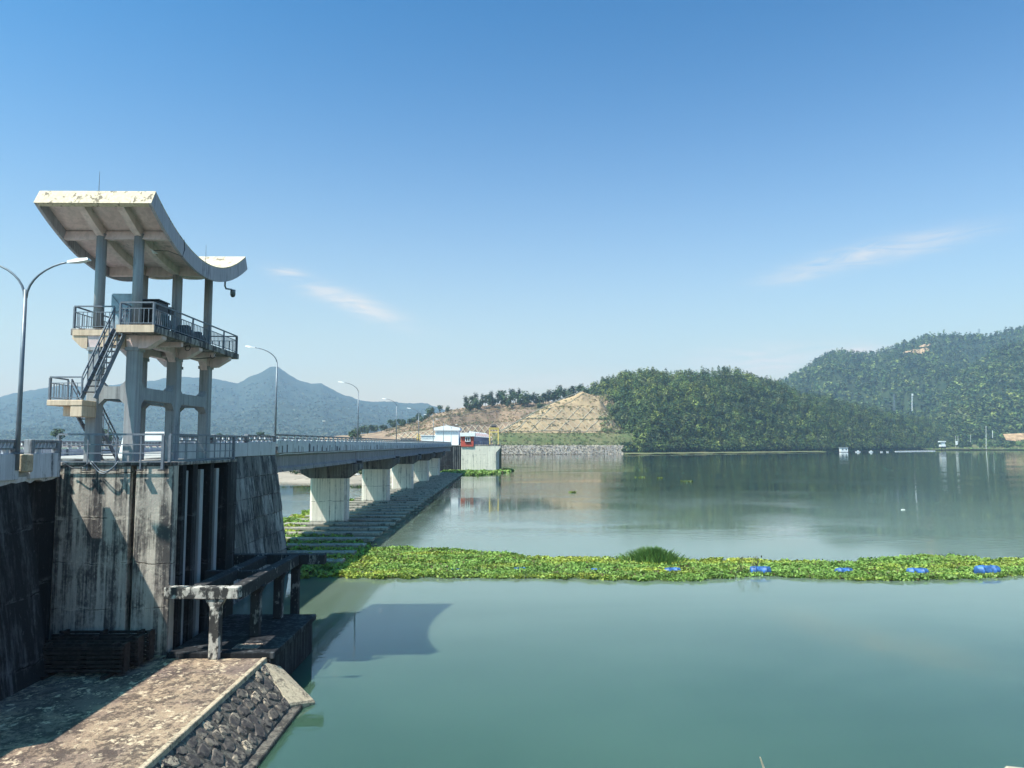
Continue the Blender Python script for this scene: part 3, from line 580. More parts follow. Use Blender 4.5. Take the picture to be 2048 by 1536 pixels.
MB().hexa([(x,y,-2) for x, y in cp], [(x,y,slope_z(x)) for x, y in cp]).build('end_cap', M['kerb'], emb, bevel=.05)
import bmesh
stones = []
for k in range(9):
    n = random.randint(6, 9); r0 = [random.uniform(.82, 1.08) for _ in range(n)]; m = MB(); a0 = random.uniform(0, 1)
    def ring(f, z, jz): return [(math.copysign(abs(math.cos(a0+6.283*i/n))**.75, math.cos(a0+6.283*i/n))*r0[i]*f, math.copysign(abs(math.sin(a0+6.283*i/n))**.75, math.sin(a0+6.283*i/n))*r0[i]*f, z+random.uniform(-jz, jz)) for i in range(n)]
    m.v = ring(1, -1, 0)+ring(1, .35, .10)+ring(.84, .72, .07)+[(random.uniform(-.2,.2), random.uniform(-.2,.2), .8)]
    for i in range(n):
        q_ = (i+1) % n; m.f += [(i, q_, n+q_, n+i), (n+i, n+q_, 2*n+q_, 2*n+i), (2*n+i, 2*n+q_, 3*n)]
    me = bpy.data.meshes.new('stone'); me.from_pydata(m.v, [], m.f); me.update(); me.materials.append(M['stone']); stones.append(me)
sl_n = Vector((1.2, 0, 1.38)).normalized(); sl_d = Vector((1.38, 0, -1.2)).normalized(); q = Matrix((( sl_d.x,0,sl_n.x),(0,1,0),(sl_d.z,0,sl_n.z))).to_euler()
rowd = .0
for r, w in enumerate((.44,.50,.46,.48)):
    y = 17.0+random.uniform(0, .3)
    while y < 28.9-r*.12:
        ln = random.uniform(.38, .95); d = rowd+w/2+random.uniform(-.03,.03)
        p = Vector((-9.06, y+ln/2, 1.38))+sl_d*d
        o = bpy.data.objects.new('stone', random.choice(stones)); C.objects.link(o); o.parent = emb; o.location = p-ORG[emb.name]-sl_n*random.uniform(.01,.05)
        o.rotation_euler = q; o.scale = (w*.54*random.uniform(.75,1.05), ln*.50*random.uniform(.85,1.03), random.uniform(.08,.12)); o.rotation_euler.rotate_axis('Z', random.uniform(-.5,.5)); y += ln*random.uniform(.95,1.12)
    rowd += w*.93

# ---------------------------------------------------------------- frame and walkway by the block
fr = thing('intake_gantry', 'low black and white mottled concrete frame beside the tower block', 'gantry', (-10.5, 29.6, 1.5))
MB().box(-13.0, -10.15, 29.5, 29.95, 3.78, 4.22).build('front_beam', M['black'], fr, bevel=.025)
MB().box(-10.62, -10.15, 29.954, 38.2, 3.70, 4.2).build('side_beam', M['black_shaded'], fr, bevel=.025)
MB().box(-12.25, -11.75, 29.954, 38.2, 3.72, 4.16).build('inner_beam', M['black_shaded'], fr, bevel=.025)
MB().box(-17.2, -8.9, 38.204, 38.7, 3.72, 4.21).build('rear_beam', M['black_shaded'], fr, bevel=.025)
MB().box(-13.2, -10.63, 34.0, 34.35, 3.74, 4.1).build('cross_beam', M['black_shaded'], fr, bevel=.02)
for x, y, z0 in ((-11.05,29.72,1.5),(-10.38,32.4,1.7),(-10.38,35.6,1.7),(-10.38,38.45,0)):
    c = MB().box(x-.19, x+.19, y-.19, y+.19, z0-(3 if y > 38 else .0), 3.46).build('column', M['black' if y < 30 else 'black_shaded'], fr, bevel=.02)
    MB().hexa([(x-.19,y-.17,3.464),(x+.19,y-.17,3.464),(x+.19,y+.17,3.464),(x-.19,y+.17,3.464)], [(x-.38,y-.17,3.775),(x+.36,y-.17,3.775),(x+.36,y+.17,3.775),(x-.38,y+.17,3.775)]).build('column_head', M['black' if y < 30 else 'black_shaded'], fr)
wk = thing('concrete_walkway', 'dark low concrete walkway at the water below the frame', 'walkway', (-10, 33, 0))
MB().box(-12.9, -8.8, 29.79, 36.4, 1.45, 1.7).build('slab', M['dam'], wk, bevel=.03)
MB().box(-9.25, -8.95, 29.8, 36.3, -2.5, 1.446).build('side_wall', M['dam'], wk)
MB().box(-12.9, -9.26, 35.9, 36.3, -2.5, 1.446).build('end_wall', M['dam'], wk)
MB().box(-10.6, -9.6, 30.25, 31.0, 1.704, 1.74).build('hatch_cover', M['apron'], wk, bevel=.01)

# stacked racks on the apron in the shade
for i, (y0, x0, x1) in enumerate(((27.4,-16.6,-13.45),(28.2,-16.7,-13.35),(29.0,-16.9,-13.3))):
    t = thing('steel_rack', ('stack of dark steel bars on the apron, front one of three', 'middle stack of dark steel bars on the shaded apron', 'rear stack of dark steel bars against the tower block')[i], 'steel rack', ((x0+x1)/2, y0+.3, 1.5), 'dark steel bar stacks')
    b0 = None
    for k in range(6):
        for yy in (0, .5):
            z = 1.68+k*.155+i*.03
            MB().box(x0, x1, y0+yy, y0+yy+.09, z, z+.085).build('bar', M['rust'], t)
    for xx in (x0+.35, (x0+x1)/2, x1-.4, x1-.03): MB().box(xx-.06, xx+.06, y0+.091, y0+.499, 1.62, 2.62+i*.03).build('spacer', M['rust'], t)
    for xx in (x0+.5, x1-.5): MB().box(xx-.1, xx+.1, y0-.3, y0+.62, 1.5, 1.615).build('skid', M['rust'], t)

# ---------------------------------------------------------------- steel railings on the block
def bars_rail(name, label, pts, posts, rails, z0, zt, foot=False, vert=None):
    t = thing(name, label, 'railing', (pts[0][0], pts[0][1], z0))
    a, b = Vector((*pts[0], 0)), Vector((*pts[1], 0))
    MB().bar(a+Vector((0,0,zt)), b+Vector((0,0,zt)), .075, .075).build('top_rail', M['rail'], t)
    for z in rails: MB().bar(a+Vector((0,0,z)), b+Vector((0,0,z)), .04, .04).build('rail', M['rail'], t)
    for u, w in posts:
        p = a.lerp(b, u); MB().box(p.x-w/2, p.x+w/2, p.y-w/2, p.y+w/2, z0, zt-.036).build('post', M['rail'], t)
        if foot: MB().box(p.x-.12, p.x+.12, p.y-.14, p.y+.06, z0-.05, z0-.002).build('foot_bracket', M['dark'], t)
    for u in vert or (): 
        p = a.lerp(b, u); MB().box(p.x-.018, p.x+.018, p.y-.018, p.y+.018, rails[0]-.02, zt-.036).build('upright', M['rail'], t)
    return t
g1 = bars_rail('guard_railing', 'grey pipe railing along the sunlit front edge of the tower block', ((-17.58,30.0),(-13.45,30.0)), ((0,.1),(.285,.05),(.555,.05),(.79,.05),(1,.1)), (9.02,9.36,9.70), 8.72, 10.1, True)
g2 = bars_rail('guard_railing', 'grey pipe railing down the shaded side edge of the tower block', ((-13.2,30.05),(-13.2,37.35)), ((0,.1),(.97,.12)), (9.08,9.40,9.74), 9.0, 10.1, False, (.2,.22,.36,.5,.64,.73,.82,.9))
for k, (x0, x1, sag) in enumerate(((-17.3,-16.3,.22),(-16.25,-15.2,.42))):
    pts = [(x0+(x1-x0)*u, 29.93+.03*math.sin(9*u), 8.98-sag*math.sin(math.pi*u)) for u in np.linspace(0,1,14)]
    h = thing('hose', ('thin dark hose sagging from the railing near its outer end', 'pale hose looped below the railing in front of the column')[k], 'hose', pts[0])
    MB().tube(pts, .022, 6).build('loop', M['dark'] if k == 0 else M['steel'], h, True)
    if k: MB().tube([(p[0]+.05, p[1], p[2]+.07) for p in pts], .02, 6).build('loop', M['steel'], h, True)

# ---------------------------------------------------------------- control tower
TX, TY = (-16.65, -15.1), (30.8, 34.5, 38.2)
tw = thing('control_tower', 'grey concrete gate tower with open upper deck and upswept cream roof', 'tower', (-15.9, 34.5, 9.0))
for x in TX:
    for y in TY:
        c = MB(); w = .235
        c.prism([(x-w,y-w),(x+w-.05,y-w),(x+w,y-w+.05),(x+w,y+w),(x-w,y+w)], 'z', 9.0, 13.6); c.build('column', M['tower'], tw, bevel=.015)
        MB().box(x-w-.05, x+w+.05, y-w-.05, y+w+.05, 13.52, 13.66).build('collar', M['tower'], tw)
        MB().hexa([(x-w,y-w,13.664),(x+w,y-w,13.664),(x+w,y+w,13.664),(x-w,y+w,13.664)], [(x-w-.02,y-w-.05,14.14),(x+w+.02,y-w-.05,14.14),(x+w+.02,y+w+.05,14.14),(x-w-.02,y+w+.05,14.14)]).build('capital', M['soffit'], tw)
def haunch(a0, a1, z0, z1, k=.32):
    return [(a0,z0-k),(a0,z1+k),(a0+k,z1),(a1-k,z1),(a1,z1+k),(a1,z0-k),(a1-k,z0),(a0+k,z0)]
for x in TX:
    for i in (0, 1): MB().prism(haunch(TY[i]+.236, TY[i+1]-.236, 11.55, 12.06), 'x', x-.18, x+.18).build('brace_beam', M['tower'], tw)
    for i in (0, 1): MB().prism([(TY[i]+.236,14.138),(TY[i]+.236,13.45),(TY[i]+.62,13.85),(TY[i+1]-.62,13.85),(TY[i+1]-.236,13.45),(TY[i+1]-.236,14.138)], 'x', x-.16, x+.16).build('deck_beam', M['soffit'], tw)
for y in TY: MB().prism(haunch(TX[0]+.236, TX[1]-.236, 11.55, 12.06, .24), 'y', y-.18, y+.18).build('brace_beam', M['tower'], tw)
# upper deck
MB().prism([(-17.6,30.5),(-15.27,30.5),(-15.27,29.6),(-13.8,29.6),(-13.8,39.2),(-17.6,39.2)], 'z', 14.14, 14.42).build('deck_slab', M['edge'], tw, bevel=.02)
MB().box(-15.28, -13.79, 29.57, 29.597, 14.13, 14.425).build('lit_edge_face', M['cream'], tw); MB().box(-17.5, -15.29, 30.475, 30.497, 14.13, 14.36).build('lit_edge_face', M['cream'], tw)  # cream strips put the sunlight on the front edges into the colour
for j, y in enumerate(TY):
    y0, y1 = (30.51, 30.96) if j == 0 else (y-.2, y+.2)
    for (xa, xb) in ((TX[0]-.26, -17.52), (TX[1]+.26, -13.9)):
        MB().prism([(xa,14.136),(xa,13.6),(xa+(xb-xa)*.35,13.62),(xb,14.0),(xb,14.136)][::1 if xb > xa else -1], 'y', y0, y1).build('cantilever_beam', M['cream'] if (j == 0 and xb < xa) else M['soffit'], tw)
MB().box(-16.385, -15.37, 30.505, 30.9, 13.67, 14.136).build('cantilever_beam', M['cream'], tw)
for y in (32.6, 36.3):
    MB().box(-16.45, -13.95, y-.1, y+.1, 13.93, 14.136).build('joist', M['soffit'], tw)
for i, (y, x) in enumerate(((33.3,-14.0),(36.2,-14.0))):
    r_ = MB(); r_.tube([(x+.11*math.cos(a), y+.11*math.sin(a)*.35, 13.98+.13*math.sin(a)) for a in np.linspace(0, 2*math.pi, 15)], .018, 6, cap=False); r_.build('cable_ring', M['dark'], tw, True)
MB().tube([(-14.2,36.4,13.9),(-14.6,35.6,13.75),(-14.9,34.9,13.7)], .02, 6).build('cable', M['dark'], tw)
# railing of the upper deck
def tower_rail(segs, z0, h, name='deck_railing', gap=.17, par=None, mat='rail'):
    r_ = bpy.data.objects.new(name, None); C.objects.link(r_); r_.parent = tw; ORG[r_.name] = ORG[tw.name].copy()
    for (a, b) in segs:
        a, b = Vector(a), Vector(b); d = b-a; n = max(1, int(d.length/gap))
        za, zb = Vector((0,0,h)), Vector((0,0,h*.74))
        MB().bar(a+za, b+za, .055, .055).build('top_rail', M[mat], r_); MB().bar(a+zb, b+zb, .03, .03).build('rail', M[mat], r_)
        MB().bar(a+Vector((0,0,.09)), b+Vector((0,0,.09)), .03, .03).build('rail', M[mat], r_)
        m = max(1, round(d.length/1.9))
        for k in range(m+1):
            p = a.lerp(b, k/m); MB().box(p.x-.03, p.x+.03, p.y-.03, p.y+.03, p.z, p.z+h-.03).build('post', M[mat], r_)
        for k in range(1, n):
            p = a.lerp(b, k/n); MB().box(p.x-.011, p.x+.011, p.y-.011, p.y+.011, p.z+.1, p.z+h*.74-.012).build('baluster', M[mat], r_)
    return r_
ZD = 14.42
tower_rail((((-17.52,30.58,ZD),(-15.9,30.58,ZD)), ((-17.52,30.64,ZD),(-17.52,39.1,ZD)), ((-15.2,29.68,ZD),(-13.88,29.68,ZD)), ((-13.88,29.74,ZD),(-13.88,39.1,ZD)), ((-13.94,39.12,ZD),(-17.46,39.12,ZD)), ((-15.2,29.74,ZD),(-15.2,30.5,ZD))), 0, .92)
# landing, stairs
MB().prism([(-17.82,29.5),(-16.42,29.5),(-16.42,29.55),(-15.86,29.55),(-15.86,30.5),(-17.82,30.86)][:2]+[(-16.42,30.5),(-16.89,30.5),(-16.89,30.86),(-17.82,30.86)], 'z', 11.22, 11.44).build('landing', M['cream'], tw, bevel=.02)
MB().box(-16.9, -16.43, 29.52, 30.55, 10.78, 11.216).build('landing_beam', M['cream'], tw, bevel=.02)
MB().box(-17.4, -16.95, 29.9, 30.86, 10.82, 11.216).build('landing_beam', M['cream'], tw, bevel=.02)
tower_rail((((-17.76,29.56,11.44),(-16.5,29.56,11.44)), ((-17.76,29.62,11.44),(-17.76,30.8,11.44))), 0, .9, 'landing_railing')
def flight(x0, x1, ya, za, yb, zb, n, name):
    s = bpy.data.objects.new(name, None); C.objects.link(s); s.parent = tw; ORG[s.name] = ORG[tw.name].copy()
    for x in (x0, x1): MB().prism([(ya-.06,za-.02),(ya+.14,za-.02),(yb+.06,zb-.03),(yb+.06,zb+.16),(yb-.04,zb+.16)] if zb > za else [(ya-.06,za+.12),(ya-.06,za-.1),(yb-.08,zb),(yb+.16,zb)], 'x', x-.03, x+.03).build('stringer', M['rail'], s)
    for k in range(1, n):
        u = k/n; y, z = ya+(yb-ya)*u, za+(zb-za)*u; MB().box(x0+.032, x1-.032, y-.12, y+.12, z-.02, z+.02).build('tread', M['dark'], s)
    for x in (x0, x1):
        a, b = Vector((x, ya, za+.06)), Vector((x, yb, zb+.06)); up = Vector((0,0,.9))
        MB().bar(a+up, b+up, .045, .045).build('handrail', M['rail'], s); MB().bar(a+up*.72, b+up*.72, .028, .028).build('handrail', M['rail'], s)
        for k in range(7):
            p = a.lerp(b, k/6); MB().box(p.x-.016, p.x+.016, p.y-.016, p.y+.016, p.z, p.z+.9).build('baluster', M['rail'], s)
def ship_ladder(a0, b0, w, n):
    s = bpy.data.objects.new('stair_flight', None); C.objects.link(s); s.parent = tw; ORG[s.name] = ORG[tw.name].copy()
    a0, b0 = Vector(a0), Vector(b0)
    for dx in (0, w):
        a, b = a0+Vector((dx,0,0)), b0+Vector((dx,0,0)); MB().bar(a, b, .06, .16).build('stringer', M['rail'], s)
        up = Vector((0,0,.9)); MB().bar(a+up, b+up, .045, .045).build('handrail', M['rail'], s); MB().bar(a+up*.72, b+up*.72, .028, .028).build('handrail', M['rail'], s)
        for k in range(7):
            p = a.lerp(b, k/6); MB().box(p.x-.016, p.x+.016, p.y-.016, p.y+.016, p.z, p.z+.9).build('baluster', M['rail'], s)
    for k in range(1, n):
        p = a0.lerp(b0, k/n); MB().box(p.x+.032, p.x+w-.032, p.y-.10, p.y+.12, p.z-.02, p.z+.02).build('tread', M['dark'], s)
ship_ladder((-16.38,29.35,11.5), (-15.80,30.42,14.38), .52, 12)
flight(-17.68, -17.0, 30.9, 11.42, 33.5, 9.0, 11, 'stair_flight')
# round columns and roof
def zb(y): return 17.42+.0545*(y-34.4)**2
def rp(y, o):
    s = .109*(y-34.4); l = math.hypot(s, 1); return (y-s/l*o, zb(y)+o/l)
def arc(x0, x1, o0, o1, y0=28.85, y1=39.98, n=30):
    m = MB(); ys = np.linspace(y0, y1, n+1)
    for y in ys:
        (ya, za), (yb, zb_) = rp(y, o0), rp(y, o1); m.v += [(x0,ya,za),(x1,ya,za),(x1,yb,zb_),(x0,yb,zb_)]
    for i in range(n):
        a, b = i*4, i*4+4
        m.f += [(a,b,b+1,a+1),(a+1,b+1,b+2,a+2),(a+2,b+2,b+3,a+3),(a+3,b+3,b,a)]
    m.f += [(0,1,2,3),(n*4+3,n*4+2,n*4+1,n*4)]; return m
for x in TX:
    for y in TY:
        MB().tube([(x,y,14.42),(x,y,zb(y)+.3)], .2, 20).build('round_column', M['tower'], tw, True)
roof = arc(-18.18, -13.87, .46, .64).build('roof', M['soffit'], tw)
arc(-18.3, -13.75, .642, .70).build('roof_skin', M['roof'], roof)
arc(-18.3, -18.181, 0, .638).build('side_fascia', M['fascia'], roof); arc(-13.869, -13.75, 0, .638).build('side_fascia', M['fascia'], roof)
arc(-18.178, -13.872, .0, .455, 28.85, 29.0, 2).build('end_fascia', M['roof'], roof); arc(-18.178, -13.872, .0, .455, 39.83, 39.98, 2).build('end_fascia', M['fascia'], roof)
m_ = MB(); 
for (yy, o0, o1) in ((28.84,0,.70),): 
    (ya,za),(yb,zb_) = rp(yy,o0), rp(yy,o1); d = -.02
    m_.hexa([(-18.31,ya+d,za),(-13.74,ya+d,za),(-13.74,ya-.005,za),(-18.31,ya-.005,za)], [(-18.31,yb+d,zb_),(-13.74,yb+d,zb_),(-13.74,yb-.005,zb_),(-18.31,yb-.005,zb_)])
m_.build('end_face', M['roof'], roof)
for x in TX: arc(x-.14, x+.14, .10, .458, 29.01, 39.8).build('rib', M['soffit'], roof)
for y in TY:
    z = zb(y)
    for (xa, xb) in ((-18.17,TX[0]-.145),(TX[0]+.145,TX[1]-.145),(TX[1]+.145,-13.88)):
        (q0y,q0z),(q1y,q1z) = rp(y,.06), rp(y,.457); MB().hexa([(xa,q0y-.14,q0z),(xb,q0y-.14,q0z),(xb,q0y+.14,q0z),(xa,q0y+.14,q0z)], [(xa,q1y-.14,q1z),(xb,q1y-.14,q1z),(xb,q1y+.14,q1z),(xa,q1y+.14,q1z)]).build('cross_beam', M['soffit'], roof)
for x, y, l in ((-16.05,29.3,1.15),(-15.5,38.7,1.1)):
    z = rp(y,.7)[1]-.06; MB().tube([(x,y,z),(x,y,z+l)], .018, 6, .008).build('lightning_rod', M['steel'], roof)
MB().tube([(-13.73,31.9,18.5),(-13.73,32.0,18.1),(-13.75,31.85,17.75),(-14.3,31.7,17.95),(-14.9,31.4,17.9)], .014, 5).build('cable', M['dark'], roof)
MB().add([(-14.85,31.2,17.95),(-14.62,31.2,17.78),(-14.62,31.5,17.78),(-14.85,31.5,17.78)], [(0,1,2),(0,2,3),(0,3,1),(1,3,2)]).build('floodlight', M['lampw'], tw)
# dome camera under the roof
dc = thing('security_camera', 'dome security camera on a bent arm under the roof tip', 'camera', (-14.1, 37.9, 17.95))
MB().tube([(-14.1,37.75,zb(37.75)+.46),(-14.1,37.75,17.72),(-14.1,37.9,17.62),(-14.0,38.4,17.68),(-14.0,38.55,17.66)], .045, 8).build('arm', M['steel'], dc, True)
MB().tube([(-14.0,38.6,17.70),(-14.0,38.6,17.62),(-14.0,38.6,17.44)], .13, 14).build('housing', M['steel'], dc, True)
bm = bmesh.new(); bmesh.ops.create_uvsphere(bm, u_segments=14, v_segments=8, radius=.125); me = bpy.data.meshes.new('dome'); bm.to_mesh(me); bm.free(); me.materials.append(M['glass']); o = bpy.data.objects.new('dome', me); C.objects.link(o); o.parent = dc; o.location = (.1, .7, -.52)
# hoist machinery on the deck
hs_ = thing('hoist_cabinet', 'tall dark machine cabinet behind the front column on upper deck', 'cabinet', (-15.5, 33, ZD))
MB().box(-15.95, -15.05, 32.6, 33.6, ZD, 15.98).build('body', M['dark'], hs_, bevel=.03); MB().box(-15.99, -15.0, 32.55, 33.65, 15.984, 16.04).build('lid', M['dark'], hs_)
MB().box(-15.85, -15.2, 32.57, 32.6, 14.6, 15.8).build('door', M['rust'], hs_)
sh = thing('sheet_screen', 'blue grey sheet panel standing by the deck railing', 'panel', (-16.6, 33, ZD))
MB().prism([(-17.28,14.6),(-16.0,14.6),(-16.0,16.36),(-17.28,16.36)], 'y', 33.0, 33.04).build('panel', M['sheet'], sh); MB().prism([(-17.28,16.3),(-16.75,15.6),(-17.28,15.5)], 'y', 32.95, 32.99).build('folded_corner', M['sheet'], sh)
for x in (-17.2,-16.1): MB().box(x-.03, x+.03, 33.045, 33.1, ZD, 16.3).build('support', M['steel'], sh)
for i, (y0, y1, h, lab) in enumerate(((31.7,32.4,.72,'dark hoist motor on upper deck nearest the front corner'), (33.75,34.75,.62,'dark hoist gearbox on upper deck between middle columns'), (34.85,36.3,.52,'long dark hoist drum on upper deck by the rear column'))):
    t = thing('hoist', lab, 'hoist', (-14.55, (y0+y1)/2, ZD), 'hoist machines on the upper deck')
    MB().box(-14.95, -14.3, y0, y1, ZD, ZD+.14).build('base', M['dark'], t)
    MB().tube([(-14.6,y0+.06,ZD+.14+h*.4),(-14.6,y1-.06,ZD+.14+h*.4)], h*.42, 16).build('drum', M['dark'], t)
    MB().box(-14.85, -14.35, (y0+y1)/2-.18, (y0+y1)/2+.18, ZD+.145, ZD+h+.1).build('gearbox', M['dark'], t, bevel=.03)
    if i == 1:
        for k in range(3): MB().box(-14.6, -14.5, y1+.01, y1+.16, ZD+.2+k*.12, ZD+.25+k*.12).build('cooling_fin', M['dark'], t)
jb = thing('junction_box', 'small grey box on the middle round column', 'box', (-15.3, 34.25, 15.8)); MB().box(-15.42, -15.22, 34.15, 34.29, 15.65, 15.98).build('body', M['steel'], jb); MB().box(-15.38, -15.26, 34.13, 34.148, 15.7, 15.9).build('cover', M['dark'], jb)

# ---------------------------------------------------------------- lamps
def lamp_arm(mb, p0, dx, rise, reach, r=.045):
    pts = [(p0[0]+dx*reach*(1-math.cos(a)), p0[1], p0[2]+rise*math.sin(a)*1.0) for a in np.linspace(0, 1.35, 9)]
    mb.tube(pts, r, 8, r*.7); return pts[-1], pts[-2]
def lamp_head(e, dx, t):
    x, y, z = e; w = .14
    m = MB(); m.add([(x-dx*.08,y-.06,z-.05),(x+dx*.30,y-w,z-.03),(x+dx*.68,y-w*.75,z+.05),(x+dx*.72,y+w*.75,z+.05),(x+dx*.30,y+w,z-.03),(x-dx*.08,y+.06,z-.05),
                     (x-dx*.08,y-.05,z+.04),(x+dx*.28,y-w*.7,z+.11),(x+dx*.66,y-w*.5,z+.14),(x+dx*.66,y+w*.5,z+.14),(x+dx*.28,y+w*.7,z+.11),(x-dx*.08,y+.05,z+.04)],
                    [(0,1,2,3,4,5),(11,10,9,8,7,6),(0,6,7,1),(1,7,8,2),(2,8,9,3),(3,9,10,4),(4,10,11,5),(5,11,6,0)]); return m.build('lamp_head', M['lampw'], t)
dl = thing('street_lamp', 'tall double-armed street lamp at the white parapet left of the tower', 'street lamp', (-17.0, 26.6, 9.3))
MB().tube([(-17,26.6,8.8),(-17,26.6,15.2)], .09, 12, .062).build('pole', M['steel'], dl, True); MB().box(-17.15, -16.85, 26.45, 26.75, 9.362, 9.42).build('base_plate', M['steel'], dl)
for dx in (1, -1):
    a = MB(); e, _ = lamp_arm(a, (-17+.03*dx,26.6,14.9), dx, 1.35, 1.9); a.build('arm', M['steel'], dl, True); lamp_head(e, dx, dl)
XR = -17.5
lp = thing('street_lamp', '', 'street lamp', (XR-.12, 58.5, 10.0), 'street lamps along the bridge')
MB().tube([(XR-.12,58.5,10.0),(XR-.12,58.5,16.1)], .085, 10, .055).build('pole', M['steel'], lp, True)
a = MB(); e, _ = lamp_arm(a, (XR-.12,58.5,16.0), -1, 1.3, 2.3); a.build('arm', M['steel'], lp, True); lamp_head(e, -1, lp); MB().box(XR-.29, XR+.05, 58.33, 58.67, 9.75, 10.03).build('bracket', M['wwall'], lp)
for k in range(6):
    t = lp if k == 0 else copy_tree(lp); t.location = (XR-.12, 58.5+33.25*k, 10.0); t['label'] = f'single-arm street lamp on the bridge rail, {ORD[k]} along from the tower'
e7 = copy_tree(dl); e7.location = (XR-.1, 58.5+33.25*6, 9.6); e7['label'] = 'far double-armed street lamp at the end of the bridge by the white gatehouse'
sl_ = thing('street_lamp', 'thin distant street lamp on the plain beyond the bridge rail', 'street lamp', (-102, 430, 8)); MB().tube([(-102,430,5),(-102,430,23)], .14, 6, .1).build('pole', M['steel'], sl_); MB().box(-102.8, -101.2, 429.7, 430.3, 22.9, 23.3).build('lamp_head', M['lampw'], sl_)

# ---------------------------------------------------------------- bridge
SP, Y0 = 33.25, 58.62
br = thing('bridge', 'long grey concrete girder bridge with white parapet running out to the far gatehouse', 'bridge', (-21, 158, 9))
gp = MB().prism([(-.28,7.5),(.28,7.5),(.28,7.78),(.14,7.95),(.14,8.75),(.36,8.88),(.36,9.04),(-.36,9.04),(-.36,8.88),(-.14,8.75),(-.14,7.95),(-.28,7.78)], 'y', -SP/2+.14, SP/2-.14).build('girder', M['girder'], None, loc=(0,0,0))
first = True
post_near = MB().prism([(-.10,0),(.06,0),(.10,.12),(.02,.33),(.10,.36),(-.06,.36),(-.13,.30)], 'x', -.09, .09).build('rail_post', M['wwall'], None, loc=(0,0,0))
foot = MB().box(-.11, .11, -.16, .16, 0, .07).build('post_foot', M['wwall'], None, loc=(0,0,0))
g_used = p_used = f_used = False
O = ORG[br.name]
for k in range(6):
    ya, yb = Y0+SP*k, Y0+SP*(k+1); ym = (ya+yb)/2
    for j, x in enumerate((-18.0, -20.2, -22.4, -24.5)):
        if not g_used: gp.parent = br; gp.location = (x-O.x, ym-O.y, -O.z); g_used = True
        else: part_copy(gp, br, (x-O.x, ym-O.y, -O.z))
    MB().box(-25.05, -17.45, ya+.02, yb-.02, 9.044, 9.30).build('deck_slab', M['road'], br)
    for xa, xb in ((-17.72,-17.448),(-25.05,-24.8)):
        MB().box(xa, xb, ya+.018, yb-.018, 9.05 if xb > -20 else 9.304, 10.03).build('parapet_panel', M['panel'], br, bevel=.02)
        MB().box(xa, xb, ya+.018, yb-.018, 10.40, 10.53).build('top_rail', M['railc'], br, bevel=.02)
        MB().box(xa+.06, xb-.06, ya+.018, yb-.018, 10.16, 10.24).build('lower_rail', M['railc'], br)
        n = 16
        for i in range(n):
            y = ya+SP*(i+.5)/n; xm = (xa+xb)/2
            if not p_used: post_near.parent = br; post_near.location = (xm-O.x, y-O.y, 10.034-O.z); p_used = True
            else: part_copy(post_near, br, (xm-O.x, y-O.y, 10.034-O.z))
            if xb > -20:
                if not f_used: foot.parent = br; foot.location = (xm-O.x, y-.32-O.y, 10.032-O.z); f_used = True
                else: part_copy(foot, br, (xm-O.x, y-.32-O.y, 10.032-O.z))
    # diaphragm ends and bearing blocks
    for i in range(9):
        y = ya+SP*(i+.7)/9.3; MB().hexa([(-17.72,y-.10,7.52),(-17.66,y-.10,7.52),(-17.66,y+.10,7.52),(-17.72,y+.10,7.52)], [(-17.86,y-.4,7.9),(-17.80,y-.4,7.9),(-17.80,y-.25,7.9),(-17.86,y-.25,7.9)]).build('anchor_block', M['cap'], br)
    if k < 5:
        yc = yb
        pr = MB().prism([(-23.05,yc-.85),(-22.75,yc-1.1),(-19.0,yc-1.1),(-18.7,yc-.85),(-18.7,yc+.85),(-19.0,yc+1.1),(-22.75,yc+1.1),(-23.05,yc+.85)], 'z', -3, 5.65).build('pier', M['pier'], br)
        MB().prism([(-23.1,5.654),(-18.65,5.654),(-17.1,6.75),(-17.1,7.38),(-24.9,7.38),(-24.9,6.6)], 'y', yc-1.05, yc+1.05).build('pier_cap', M['cap'], pr, bevel=.03)
        for x in (-18.0,-20.2,-22.4,-24.5): MB().box(x-.3, x+.3, yc-.7, yc+.7, 7.384, 7.496).build('bearing', M['dark'], pr)
        MB().box(-17.6, -17.0, yc-.45, yc+.45, 7.5, 7.75).build('stop_block', M['dark'], pr)
MB().tube([(-17.40,Y0+.3,8.9)]+[(-17.38, Y0+u*SP*6, 9.0-.06*math.sin(u*57)**2) for u in np.linspace(.01,1,60)], .025, 5).build('service_cable', M['lampw'], br)

# struts across the channel under the bridge
nb = {}; bayn = ['in front of the nearest bridge pier']+[f'behind the {k} bridge pier' for k in ('nearest','second','third','fourth','fifth')]
st = None; y = 61.2
while y < 254:
    b = min(5, int((y-Y0)/SP))
    if st is None:
        st = MB().prism([(-25.6,.24),(-12.7,.24),(-12.7,.5),(-25.6,.5)], 'y', -.7, .7).build('concrete_strut', M['strut'], None, loc=(0,0,0), bevel=.03); o = st
    else: o = st.copy(); C.objects.link(o)
    nb[b] = nb.get(b, 0)+1; o.location = (0, y, 0); tag(o, f'low concrete strut across the water, {ORD[nb[b]-1]} '+bayn[b], 'strut', 'concrete struts under the bridge'); y += 4.75

